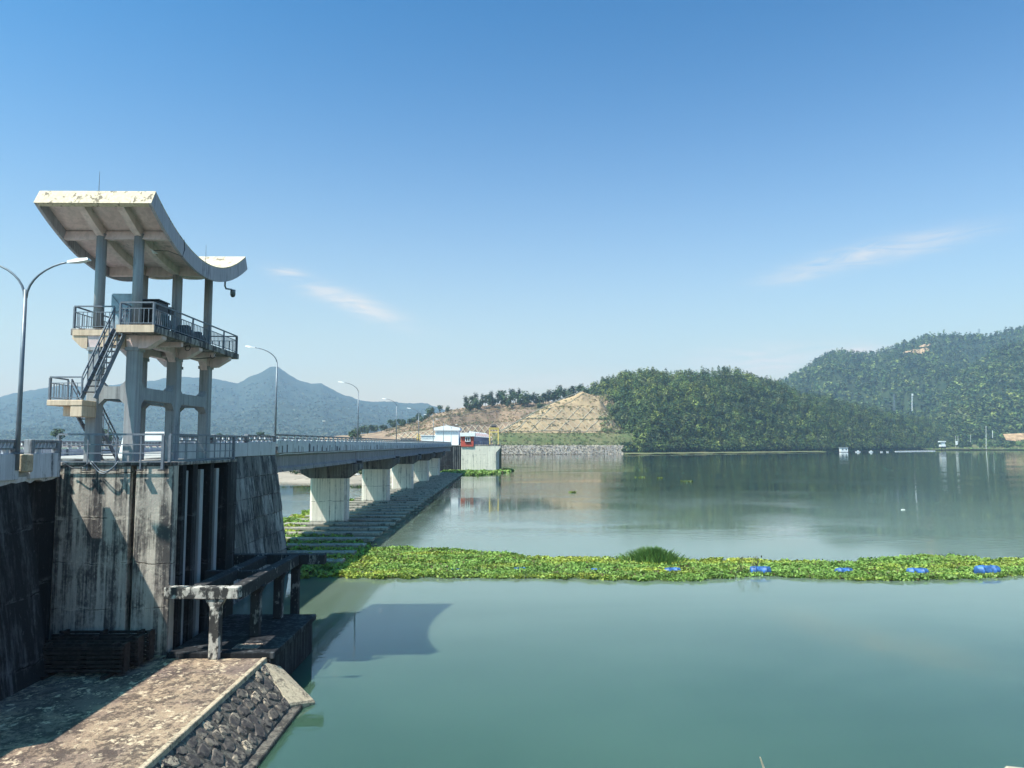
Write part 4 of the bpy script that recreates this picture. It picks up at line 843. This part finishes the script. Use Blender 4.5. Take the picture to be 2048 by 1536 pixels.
# ---------------------------------------------------------------- far abutment with its buildings
fa = thing('abutment', 'pale concrete abutment block with railing at the far end of the bridge', 'abutment', (-8, 274, 0))
MB().prism([(-26,272.4),(-15.0,272.4),(-15.0,273.0),(-26,273)], 'z', -3, 9.0).build('shaded_wall', M['dam'], fa)  # darker concrete here paints in the shadow of the bridge
for x0, x1 in ((-14.9,-9.0),(-8.97,-5.4),(-5.37,-2.33)):
    MB().prism([(x0,272.0),(x1,272.0),(x1,300),(x0,300)], 'z', -3, 9.3).build('wall', M['pier'], fa)
for x in (-17.6,-17.0,-16.3,-15.6): MB().box(x-.14, x+.14, 272.1, 272.39, -3, 9.0).build('buttress', M['cap'], fa)
MB().add([(-2.32,272,-3),(-1.2,279,-3),(-1.2,279,6.9),(-2.32,272,6.8),(-.7,272.0,8.6),(-.5,279,8.7),(-2.32,272,9.3),(-.7,272,9.3),(-.5,279,9.3),(-2.32,279,9.3),(-2.32,279,-3)],
         [(0,1,2,3),(3,2,5,4),(3,4,7,6),(4,5,8,7),(6,7,8,9),(1,10,9,8,5,2),(0,3,6,9,10)]).build('wing', M['pier'], fa)
MB().box(-26, -.7, 272.9, 300, 9.304, 9.5).build('deck', M['road'], fa)
MB().box(-10.6, -.72, 271.96, 272.12, 9.2, 9.75).build('stained_edge', M['edge'], fa)
rl = MB().bar((-10.4,272.04,10.9),(-.8,272.04,10.9),.1,.1).build('top_rail', M['rail'], fa); MB().bar((-10.4,272.04,10.35),(-.8,272.04,10.35),.06,.06).build('rail', M['rail'], fa)
for i in range(13): MB().box(-10.4+i*.8-.05, -10.4+i*.8+.05, 272.0, 272.1, 9.754, 10.85).build('post', M['rail'], fa)
rh = thing('red_house', 'small red control house with white window and flat white roof', 'building', (-12.7, 273, 9))
MB().box(-15.0, -10.46, 271.6, 276, 8.98, 12.6).build('wall', M['red'], rh)
MB().box(-15.35, -9.8, 271.0, 276.6, 12.604, 13.9).build('roof', M['wwall'], rh, bevel=.05)
wf = MB(); 
for a in ((-13.45,-13.2,10.75,12.6),(-11.85,-11.6,10.75,12.6),(-13.2,-11.85,12.3,12.6),(-13.2,-11.85,10.75,10.98),(-12.62,-12.42,10.98,12.3)): wf.box(a[0],a[1],271.4,271.596,a[2],a[3])
wf.build('window_frame', M['wwall'], rh)
for x0, x1 in ((-13.19,-12.63),(-12.41,-11.86)): MB().box(x0, x1, 271.5, 271.59, 10.99, 12.29).build('pane', M['glass'], rh)
MB().box(-13.5, -11.55, 271.3, 271.597, 10.45, 10.745).build('sill', M['dark'], rh)
gh = thing('gatehouse', 'long low gatehouse with saw-tooth row of red and white roof fins', 'building', (-9, 290, 9.5))
def gl(u): return (-10.4+5.4*u, 276.7+55*u)
MB().add([(*gl(0),9.5),(*gl(1),9.5),(-14,331.7,9.5),(-15,276.7,9.5),(*gl(0),12.6),(*gl(1),12.6),(-14,331.7,12.6),(-15,276.7,12.6)], [(0,3,2,1),(4,5,6,7),(0,1,5,4),(1,2,6,5),(2,3,7,6),(3,0,4,7)]).build('wall', plain('shade_blue_wall', (.20,.21,.34), .8), gh)  # the shade on this wall is put into its blue-grey colour
for i in range(9):
    x, y = gl((i+.3)/9.2)
    MB().prism([(x-2.2,12.61),(x+.9,12.61),(x+.9,12.9),(x-1.6,14.6),(x-2.2,14.6)], 'y', y, y+.9).build('roof_fin', M['wwall'] if i % 2 == 0 else M['wwall'], gh); MB().prism([(x-1.7,12.7),(x+.5,12.9),(x-1.5,14.3)], 'y', y-.06, y-.004).build('fin_face', M['red'], gh)
wh = thing('white_house', 'white gabled gatehouse with a low annex at the far end of the bridge', 'building', (-21.4, 291, 9.5))
MB().box(-25.9, -16.9, 290, 302, 9.5, 15.1).build('wall', M['wwall'], wh)
MB().prism([(-26.4,15.104),(-16.4,15.104),(-16.4,16.1),(-21.4,17.1),(-26.4,16.1)], 'y', 289.4, 302.6).build('roof', M['wwall'], wh)
MB().box(-25.3, -17.4, 289.9, 289.996, 13.6, 14.9).build('panel', plain('pale_blue_panel', (.55,.62,.66), .7), wh)
MB().box(-31.4, -25.95, 291, 301, 9.5, 13.1).build('annex', M['wwall'], wh); MB().box(-31.7, -25.95, 290.7, 301.3, 13.104, 13.35).build('annex_roof', M['wwall'], wh)
MB().box(-31.1, -26.2, 290.92, 290.996, 11.9, 12.9).build('annex_panel', plain('pale_blue_panel', (.55,.62,.66), .7), wh)
MB().box(-40, -33, 296, 297, 9.5, 12.2).build('yard_wall', M['cap'], wh)
cr = thing('gantry_crane', 'yellow gantry crane with dark hoist on the far abutment', 'crane', (-3.2, 285, 9.5))
for x in (-4.85,-1.6):
    for y in (284, 287): MB().box(x-.22, x+.22, y-.22, y+.22, 9.5, 15.6).build('leg', M['yellow'], cr)
    MB().box(x-.2, x+.2, 284.23, 286.77, 15.1, 15.5).build('side_beam', M['yellow'], cr)
for z in (15.3,14.2): MB().box(-4.62, -1.83, 283.8, 284.2, z, z+.4).build('cross_beam', M['yellow'], cr); MB().box(-5.2, -1.2, 286.8, 287.2, 15.61, 15.9).build('cross_beam', M['yellow'], cr)
MB().box(-5.1, -1.35, 283.7, 284.3, 15.71, 16.05).build('cross_beam', M['yellow'], cr)
MB().bar((-4.6,284,11.6),(-3.9,284,14.2),.15,.15).build('brace', M['yellow'], cr)
MB().tube([(-4.2,284.5,16.5),(-2.4,284.5,16.5)], .5, 10).build('hoist_drum', M['dark'], cr); MB().box(-4.4, -2.2, 284.0, 285.0, 16.06, 16.3).build('trolley', M['dark'], cr)
yp = thing('yellow_crane_mast', 'yellow steel mast with platform beside the white annex', 'crane', (-32.2, 288, 9.4))
for x in (-32.6,-31.8): MB().box(x-.12, x+.12, 287.9, 288.1, 9.4, 13.8).build('leg', M['yellow'], yp)
for z in (10.6,11.8,12.9): MB().box(-32.9, -31.5, 287.8, 288.2, z, z+.25).build('rung', M['yellow'], yp)
tag(MB().add([(-80,290,9.35),(-.8,300.1,9.35),(-.8,640,9.2),(-120,640,9.0),(-80,290,-3),(-.8,300.1,-3),(-.8,640,-3),(-120,640,-3)], [(0,1,2,3),(4,7,6,5),(0,4,5,1),(1,5,6,2),(2,6,7,3),(3,7,4,0)]).build('far_bank', M['grassb']), kind='structure')

# ---------------------------------------------------------------- downstream training wall
tr_ = thing('training_wall', 'pale concrete river wall on the bank seen under the bridge', 'wall', (-34, 215, 0)); MB().box(-36, -27.5, 214, 216, -1, 3.6).build('wall', M['pier'], tr_); MB().prism([(-48,1.0),(-40.5,1.0),(-43.5,4.2),(-45,4.2)], 'y', 214, 216).build('wedge', M['wwall'], tr_)

# ---------------------------------------------------------------- floating plants, barrels
def in_poly(p, poly):
    x, y = p[:, 0], p[:, 1]; ins = np.zeros(len(p), bool); n = len(poly)
    for i in range(n):
        (x0, y0), (x1, y1) = poly[i], poly[(i+1) % n]
        c = ((y0 > y) != (y1 > y)) & (x < (x1-x0)*(y-y0)/(y1-y0+1e-12)+x0); ins ^= c
    return ins
BARRELS = []
for px, py, bw in ((763,1138,.5),(905,1142,.5),(1042,1142,.65),(1195,1142,.5),(1345,1146,.75),(1521,1148,1.0),(1688,1147,.8),(1835,1148,.95),(1975,1149,1.15)):
    p = on_water(px, py); BARRELS.append((p.x, p.y, bw))
def mat_of_plants(name, poly, dens, size, hgt, yellow=.5, clump=True):
    poly = [tuple(p) for p in poly]; a = np.array(poly); lo, hi = a.min(0), a.max(0)
    n = int(dens*(hi[0]-lo[0])*(hi[1]-lo[1])); p = np.stack([RNG.uniform(lo[0], hi[0], n), RNG.uniform(lo[1], hi[1], n)], 1)
    wob = np.stack([fbm(p[:,0]*.9, p[:,1]*.9, 21), fbm(p[:,0]*.9, p[:,1]*.9, 31)], 1)*2.2
    p = p[in_poly(p+wob, poly)]
    for (bx, by, bw) in BARRELS: p = p[~((np.abs(p[:,0]-bx) < bw) & (p[:,1] > by-(.35 if bw > .8 else .1)) & (p[:,1] < by+bw*.8))]
    n = len(p)
    thin = fbm(p[:,0]*1.1, p[:,1]*1.6, 77, 4); p = p[(thin > -.07) | (RNG.random(n) < .22)]; n = len(p)
    hh = hgt*(.25+1.5*np.clip(fbm(p[:,0]*.45, p[:,1]*.45, 5)+.5, 0, 1))
    c = np.stack([p[:,0], p[:,1], RNG.uniform(.02, 1, n)*hh], 1)
    yel = np.clip((fbm(p[:,0]*.16, p[:,1]*.45, 40)*2.2+yellow-.5)+.25*(RNG.random(n)-.5), 0, 1)[:, None]
    g_ = np.array([[.15,.24,.055]])*RNG.uniform(.6,1.5,(n,1))*1.25; y_ = np.array([[.46,.45,.07]])*RNG.uniform(.7,1.35,(n,1))
    colr = g_*(1-yel)+y_*yel; br_ = RNG.random(n) < .04+.14*(fbm(p[:,0]*.7, p[:,1]*.9, 55) > .12); colr[br_] = np.array([.13,.10,.05])*RNG.uniform(.6,1.4,(br_.sum(),1))
    v, f, cc = leaf_quads(c, RNG.uniform(.5,1.5,n)*size, colr, .35, .75)
    return rawmesh(name, v, f, M['hya'], cc)
near = [(683,1156),(760,1158),(860,1155),(960,1156),(1100,1157),(1240,1161),(1330,1163),(1380,1162),(1450,1156),(1500,1153),(1560,1152),(1620,1158),(1700,1161),(1800,1161),(1900,1160),(1960,1158),(2048,1151),(2300,1148)]
farp = [(2300,1119),(2048,1121),(1990,1120),(1900,1114),(1830,1114),(1770,1119),(1700,1125),(1600,1126),(1440,1122),(1390,1120),(1240,1119),(1060,1117),(1020,1109),(930,1103),(860,1099),(745,1096),(715,1112),(690,1130)]
poly = [on_water(a, b)[:2] for a, b in near+farp]
h1 = mat_of_plants('water_hyacinth', poly, 190, .10, .25, .46); tag(h1, kind='stuff')
poly2 = [on_water(a, b)[:2] for a, b in ((590,1158),(683,1156),(690,1130),(715,1112),(745,1096),(700,1078),(640,1070),(585,1075))]
h2 = mat_of_plants('water_hyacinth', poly2, 70, .16, .35, .3); tag(h2, kind='stuff')
h3 = mat_of_plants('water_hyacinth', [(-27,62),(-23.6,60),(-20,62),(-19.5,74),(-22.5,82),(-24,96),(-25,130),(-26.5,130),(-27.8,96)], 40, .18, .5, .55); tag(h3, kind='stuff')
h4 = mat_of_plants('water_hyacinth', [on_water(a, b)[:2] for a, b in ((880,946),(920,950),(960,951),(1000,947),(1030,941),(1005,940),(985,944),(925,941),(895,940))], 7, .45, .5, .2); tag(h4, kind='stuff')
# upright leaf stalks along the water's edge of the raft
ev, ef, ec = [], [], []; edge = [on_water(a, b) for a, b in near[:-1]]
for i in range(len(edge)-1):
    a, b = edge[i], edge[i+1]
    for k in range(int((b-a).length*26)):
        p = a.lerp(b, RNG.random()); x, y = p.x+RNG.normal()*.15, p.y+abs(RNG.normal())*.5+.05+.4*float(fbm(np.array([p.x*.9]), np.array([p.y]), 21)[0]); hh = RNG.uniform(.12,.42); lx = RNG.normal()*.10; w = RNG.uniform(.02,.05); n = len(ev)
        ev += [(x-w*.4,y,0),(x+w*.4,y,0),(x+lx+w,y-.03,hh*.75),(x+lx*1.3,y-.02,hh),(x+lx-w,y,hh*.75)]; ef.append((n,n+1,n+2,n+4)); ef.append((n+4,n+2,n+3,n+3))
        ec += [np.array([.15,.21,.05])*RNG.uniform(.5,1.5)]*5
ef = np.array([f if f[2] != f[3] else (f[0], f[1], f[2], f[0]) for f in ef]); ef = ef[::2]
tag(rawmesh('hyacinth_stalks', np.array(ev), ef, M['hya'], np.array(ec)), kind='stuff')
sc_ = MB()
bits = []
for (px, py, r) in ((1375,963,1.1),(1280,955,1.1),(1145,985,.5),(1320,956,.6)):
    c = on_water(px, py); bits += [(c.x+r*math.cos(a)*RNG.uniform(.3,1.5), c.y+r*math.sin(a)*2*RNG.uniform(.3,1)) for a in np.linspace(0, 6.3, 40)]
b = np.array(bits); c3 = np.concatenate([b, RNG.uniform(.02,.2,(len(b),1))], 1); v, f, cc = leaf_quads(c3, RNG.uniform(.15,.3,len(b)), np.array([[.14,.19,.04]])*RNG.uniform(.7,1.4,(len(b),1))); tag(rawmesh('drifting_plants', v, f, M['hya'], cc), kind='stuff')
# grass tussock on the raft
cz = on_water(1312, 1132); blades_v, blades_f, bc = [], [], []
for i in range(1500):
    a = RNG.uniform(0, 6.283); r = abs(RNG.normal())*.9; bx, by = cz.x+r*1.35*math.cos(a), cz.y+1.6+r*.9*math.sin(a)
    hgt = max(.3, 1.25-.33*r)*RNG.uniform(.6,1.15); lx, ly = .35*math.cos(a)+RNG.normal()*.22, .35*math.sin(a)+RNG.normal()*.22; w = .035
    k = len(blades_v); blades_v += [(bx-w,by,.05),(bx+w,by,.05),(bx+lx*.4+w*.8,by+ly*.4,hgt*.65),(bx+lx*.4-w*.8,by+ly*.4,hgt*.65),(bx+lx+.01,by+ly,hgt),(bx+lx-.01,by+ly,hgt)]
    blades_f += [(k,k+1,k+2,k+3),(k+3,k+2,k+4,k+5)]; col = np.array((.12,.21,.055))*RNG.uniform(.6,1.5); bc += [col]*6
gt = rawmesh('grass_tussock', np.array(blades_v), np.array(blades_f), M['hya'], np.array(bc)); tag(gt, 'tall green grass tussock rising from the floating plant raft', 'grass clump')
# thin weeds by a barrel
for i, px in enumerate((1484, 1512)):
    p = on_water(px, 1148); t = thing('weed', ('thin reddish weed stem standing left of the largest blue barrel', 'leafy weed sprouting above the largest blue barrel')[i], 'weed', p)
    mb = MB()
    for k in range(4): mb.tube([(p.x+.1*k-.2,p.y,0),(p.x+.14*k-.3,p.y+.05,.9+.15*k)], .012, 4)
    mb.build('stem', M['bark'], t); n = 46
    c = np.stack([RNG.normal(size=n)*.2, RNG.normal(size=n)*.15, RNG.uniform(.3,1.3,n)], 1); v, f, cc = leaf_quads(c, RNG.uniform(.04,.09,n), np.array([[.12,.11,.06]])*RNG.uniform(.7,1.4,(n,1))); o = rawmesh('leaf_spray', v, f, M['hya'], cc); o.parent = t; o['kind'] = 'stuff'
bl_prof = [(-.86,.0),(-.86,.36),(-.82,.40),(-.52,.42),(-.50,.445),(-.44,.445),(-.42,.42),(.42,.42),(.44,.445),(.50,.445),(.52,.42),(.82,.40),(.86,.36),(.86,.0)]
def barrel(loc, rz, sc, label):
    t = thing('barrel', label, 'barrel', loc, 'blue barrels floating in the plant boom')
    n = 20; m = MB()
    for (x, r) in bl_prof: m.v += [(loc[0]+x, loc[1]+r*math.cos(2*math.pi*k/n), loc[2]+r*math.sin(2*math.pi*k/n)) for k in range(n)]
    for i in range(len(bl_prof)-1): m.f += [(i*n+k, i*n+(k+1) % n, (i+1)*n+(k+1) % n, (i+1)*n+k) for k in range(n)]
    m.build('body', M['blue'], t, True)
    for s in (-1, 1): MB().box(loc[0]+s*.3-.03, loc[0]+s*.3+.03, loc[1]-.06, loc[1]+.06, loc[2]+.424, loc[2]+.47).build('lug', M['blue'], t)
    MB().tube([(loc[0]+.862, loc[1]+.2, loc[2]+.1),(loc[0]+.9, loc[1]+.2, loc[2]+.1)], .05, 8).build('bung', M['blue'], t)
    t.rotation_euler = (0, 0, rz); t.scale = (sc*.86,)*3; return t
for px, py, z, rz, sc, lab in ((763,1134,-.12,.1,.75,'faded barrel nearly buried in leaves at the tower end of the boom'), (905,1138,-.08,-.05,.72,'barrel sunk in green leaves, second from the tower end of the boom'), (1042,1138,.02,.15,.72,'blue barrel among leaves, third from the tower end of the boom'),
        (1195,1138,-.05,-.3,.66,'dull barrel half hidden in yellow leaves left of the grass tussock'), (1345,1142,.12,.05,.78,'blue barrel just below the tall grass tussock'), (1521,1144,.22,-.12,.98,'large bright blue barrel in the gap with weeds above it'),
        (1688,1143,.12,.1,.82,'dark blue barrel between yellow leaves, third from the right end'), (1835,1144,.10,-.1,.95,'blue barrel with sunlit top, second from the right end'), (1975,1145,.26,.0,1.12,'biggest blue barrel near the right end of the boom')):
    p = on_water(px, py+4); barrel((p.x, p.y, z), rz, sc, lab)
MB_ = MB(); cb = [on_water(a, 1148) for a in (600,763,905,1042,1195,1345,1521,1688,1835,1975,2300)]; tag(MB_.tube([p+Vector((0,.2,.12)) for p in cb], .04, 5).build('boom_cable', M['dark']), 'dark cable stringing the blue barrels together through the leaves', 'cable')
wf_ = on_water(1806, 1020); fl = thing('float', 'small white float alone on the open lake', 'float', wf_); MB().tube([(wf_.x-.28,wf_.y,.02),(wf_.x-.1,wf_.y,.08),(wf_.x+.1,wf_.y,.08),(wf_.x+.28,wf_.y,.02)], .07, 8).build('body', M['wwall'], fl, True)

# ---------------------------------------------------------------- far shore things
def far_box(t, px0, px1, y0, y1, Y, d, name, m): 
    a, b = sight(px0, y1, Y), sight(px1, y0, Y); return MB().box(a.x, b.x, Y, Y+d, a.z, b.z).build(name, m, t)
Yh = on_water(1688, 904.5).y
t = thing('float_house', 'white floating hut with two dark windows against the wooded shore', 'hut', on_water(1688, 904.5)); far_box(t, 1682, 1696, 896, 903.6, Yh, 5, 'wall', M['wwall']); far_box(t, 1681, 1697, 894.6, 895.9, Yh-.5, 6, 'roof', M['tower'])
for a in (1684.5, 1691.5): far_box(t, a, a+2, 897.5, 900.2, Yh-.2, .15, 'window', M['glass'])
far_box(t, 1681, 1697, 903.7, 905, Yh-.6, 6.4, 'raft', M['dark'])
for i, px in enumerate((1716, 1742, 1763, 1775)):
    p = on_water(px, 904.6); t = thing('boat', ('small white boat moored right of the floating hut', 'second small white boat by the shade of the wood', 'tiny white skiff below dark trees', 'tiny pale skiff near the white float line')[i], 'boat', p, 'small boats on the far shore')
    l = (3.2,2.6,1.6,1.4)[i]; MB().add([(p.x-l,p.y,.1),(p.x-l*.7,p.y-.8,.0),(p.x+l*.7,p.y-.8,.0),(p.x+l,p.y,.1),(p.x+l*.7,p.y+.8,0),(p.x-l*.7,p.y+.8,0),(p.x-l*1.1,p.y,1.2),(p.x-l*.7,p.y-1,1),(p.x+l*.7,p.y-1,1),(p.x+l*1.1,p.y,1.2),(p.x+l*.7,p.y+1,1),(p.x-l*.7,p.y+1,1)],
        [(0,5,4,3,2,1),(0,1,7,6),(1,2,8,7),(2,3,9,8),(3,4,10,9),(4,5,11,10),(5,0,6,11)]).build('hull', M['wwall'], t)
    if i < 2: MB().box(p.x-l*.3, p.x+l*.4, p.y-.6, p.y+.6, .6, 2.2).build('cabin', M['wwall'], t)
a, b = on_water(1790, 903.4), on_water(1870, 902.2); t = thing('float_line', 'long thin white line of floats in front of the dark wood', 'float line', a)
for i in range(22): 
    p = a.lerp(b, (i+.5)/22); d = (b-a)/44*.96; MB().tube([p-d+Vector((0,0,.25)), p+d+Vector((0,0,.25))], .55, 6).build('float', M['wwall'], t)
Yk = on_water(1886, 901.6).y
t = thing('intake_kiosk', 'small white two-level kiosk standing in water at the far shore', 'kiosk', (sight(1886,899,Yk).x, Yk, 0)); far_box(t, 1881, 1892, 882, 884.2, Yk, 7, 'roof', M['wwall']); far_box(t, 1884.5, 1890, 884.3, 889, Yk+1, 4, 'post_wall', M['wwall']); far_box(t, 1882.5, 1891.5, 889.1, 894, Yk+.5, 6, 'cabin', M['wwall'])
for a in (1883,1890): far_box(t, a, a+.8, 894.1, 902, Yk+1, .6, 'leg', M['dark'])
far_box(t, 1881, 1893, 893.2, 894.6, Yk+.2, 7, 'deck', M['dark'])
def pole(px, yt, yb, Y, label, r=.18, arm=0, m='lampw'):
    a, b = sight(px, yb, Y), sight(px, yt, Y); t = thing('utility_pole', label, 'pole', a); MB().tube([a-Vector((0,0,7)), b], r, 6, r*.7).build('pole', M[m], t)
    if arm: MB().bar(b-Vector((arm,0,1)), b+Vector((arm,0,-1)), .25, .25).build('crossarm', M[m], t)
    return b
pt = pole(1972, 852, 896, 1300, 'tallest pale utility pole at the water edge on the far right shore', .42, 1.6)
pole(1911, 872, 893, 1330, 'left pole of the transformer pair on the right shore', .3, 0); pole(1916, 872, 893, 1330, 'right pole of the transformer pair on the right shore', .3, 0)
t = thing('transformer', 'small white transformer hung between the paired poles', 'transformer', sight(1913.5, 887, 1329)); far_box(t, 1912, 1915.2, 882, 890, 1328.6, 1, 'tank', M['wwall'])
p3 = pole(1941, 869, 887, 1350, 'thin pole behind bushes between transformer and tallest pole', .28, 0); pole(1985, 861, 868, 1400, 'short pole right of the tallest pole', .5)
t = thing('power_line', 'thin wire running from the tallest pole towards the wood', 'wire', pt); e = sight(1905, 856, 1330); MB().tube([pt.lerp(e, u)-Vector((0,0,2.2*math.sin(math.pi*u))) for u in np.linspace(0,1,10)], .07, 4).build('wire', M['steel'], t)
# lattice pylon, telecom mast and ridge tower
def lattice(px, yt, yb, Y, w, label, name, m='steel'):
    a, b = sight(px, yb, Y), sight(px, yt, Y); t = thing(name, label, 'tower', a); hgt = b.z-a.z
    for sx in (-1, 1):
        for sy in (-1, 1): MB().bar(a+Vector((sx*w, sy*w, 0)), b+Vector((sx*w*.25, sy*w*.25, 0)), .35, .35).build('leg', M[m], t)
    for k in range(6):
        u0, u1 = k/6, (k+1)/6
        for sx in (-1, 1): MB().bar(a.lerp(b, u0)+Vector((sx*w*(1-.75*u0), -w*(1-.75*u0), 0)), a.lerp(b, u1)+Vector((-sx*w*(1-.75*u1), -w*(1-.75*u1), 0)), .25, .25).build('brace', M[m], t)
    return t, a, b
t, a, b = lattice(1788, 788, 822, 1520, 1.8, 'grey lattice power pylon rising over the wooded hill', 'pylon'); 
for z in (2, 6, 10): MB().bar(b+Vector((-3.2,0,-z)), b+Vector((3.2,0,-z)), .4, .4).build('crossarm', M['steel'], t)
t = thing('telecom_mast', 'white telecom mast with panel antennas over the wooded hill', 'mast', sight(1824, 816, 1520)); a, b = sight(1824, 818, 1520), sight(1824, 788, 1520)
MB().tube([a-Vector((0,0,4)), b], .75, 8, .55).build('pole', M['lampw'], t)
for k in range(3): MB().box(b.x-1.5+k*1.2, b.x-.7+k*1.2, 1518.6, 1519.2, b.z-3.5, b.z+.6).build('antenna', M['wwall'], t)
MB().box(b.x-1.6, b.x+1.6, 1519.3, 1521, b.z-7, b.z-6.4).build('gantry', M['wwall'], t)
t, a, b = lattice(1958, 657, 668, 2520, 2.2, 'tiny power pylon on the crest of the right mountain', 'pylon')
for z in (4, 9): MB().bar(b+Vector((-5,0,-z)), b+Vector((5,0,-z)), .7, .7).build('crossarm', M['steel'], t)
# bare patches
def patch(L_, u0, u1, v0, v1, name, m, n=14):
    uu, vv = np.meshgrid(np.linspace(u0, u1, n), np.linspace(v0, v1, n), indexing='ij'); p = L_.at(uu.ravel(), vv.ravel()); p = p+np.array([0,-6,7.])+RNG.normal(size=p.shape)*1.0
    idx = np.arange(n*n).reshape(n, n); f = np.stack([idx[:-1,:-1], idx[1:,:-1], idx[1:,1:], idx[:-1,1:]], 2).reshape(-1,4); c = (uu.ravel()-u0)/(u1-u0)-.5, (vv.ravel()-v0)/(v1-v0)-.5
    r = np.hypot(*c)+.22*fbm(uu.ravel()*160, vv.ravel()*70, 4); keep = np.all(r[f] < .48, axis=1); f = f[keep]
    tag(rawmesh(name, p, f, m), kind='structure')
def ru(px): return (px-1440)/960
patch(LR, ru(1800), ru(1862), .56, .63, 'quarry_scar', M['scar']); patch(LR, ru(1835), ru(1860), .65, .68, 'quarry_scar', M['scar'])
t = tag(MB().add([tuple(sight(2006,868,1380)),tuple(sight(2052,866,1380)),tuple(sight(2090,868,1380)),tuple(sight(2090,888,1360)),tuple(sight(2040,884,1360)),tuple(sight(2012,880,1360))], [(0,5,4,3,2,1)]).build('bare_earth_bank', M['scar']), kind='structure')

# twig and rail tip at the bottom edge, close to the camera
p = sight(1520, 1514, 2.2); t = thing('twig', 'pale dry twig tip poking up at the bottom edge', 'twig', p-Vector((0,0,.3))); MB().tube([p+Vector((.06,0,-.4)), p+Vector((.02,0,-.06)), p], .006, 5, .002).build('stem', M['kerb'], t)
p = sight(2030, 1528, 2.2); t = thing('dry_branch', 'pale dry branch tip in the bottom right corner', 'twig', p-Vector((0,0,.3))); MB().tube([p+Vector((-.09,0,-.07)), p+Vector((-.02,0,-.012)), p+Vector((.06,.0,-.02)), p+Vector((.2,0,-.15))], .007, 5).build('stem', M['kerb'], t)

# ---------------------------------------------------------------- haze
hm = bpy.data.materials.new('haze'); hm.use_nodes = True; hn = hm.node_tree.nodes; hn.remove(hn['Principled BSDF']); pv = hn.new('ShaderNodeVolumePrincipled')
pv.inputs['Color'].default_value = (.52, .72, .98, 1); pv.inputs['Density'].default_value = .00012; pv.inputs['Anisotropy'].default_value = .1
hm.node_tree.links.new(pv.outputs[0], hn['Material Output'].inputs['Volume'])
tag(MB().box(-4700, 4200, -250, 5000, -4.2, 560).build('haze', hm), kind='stuff')
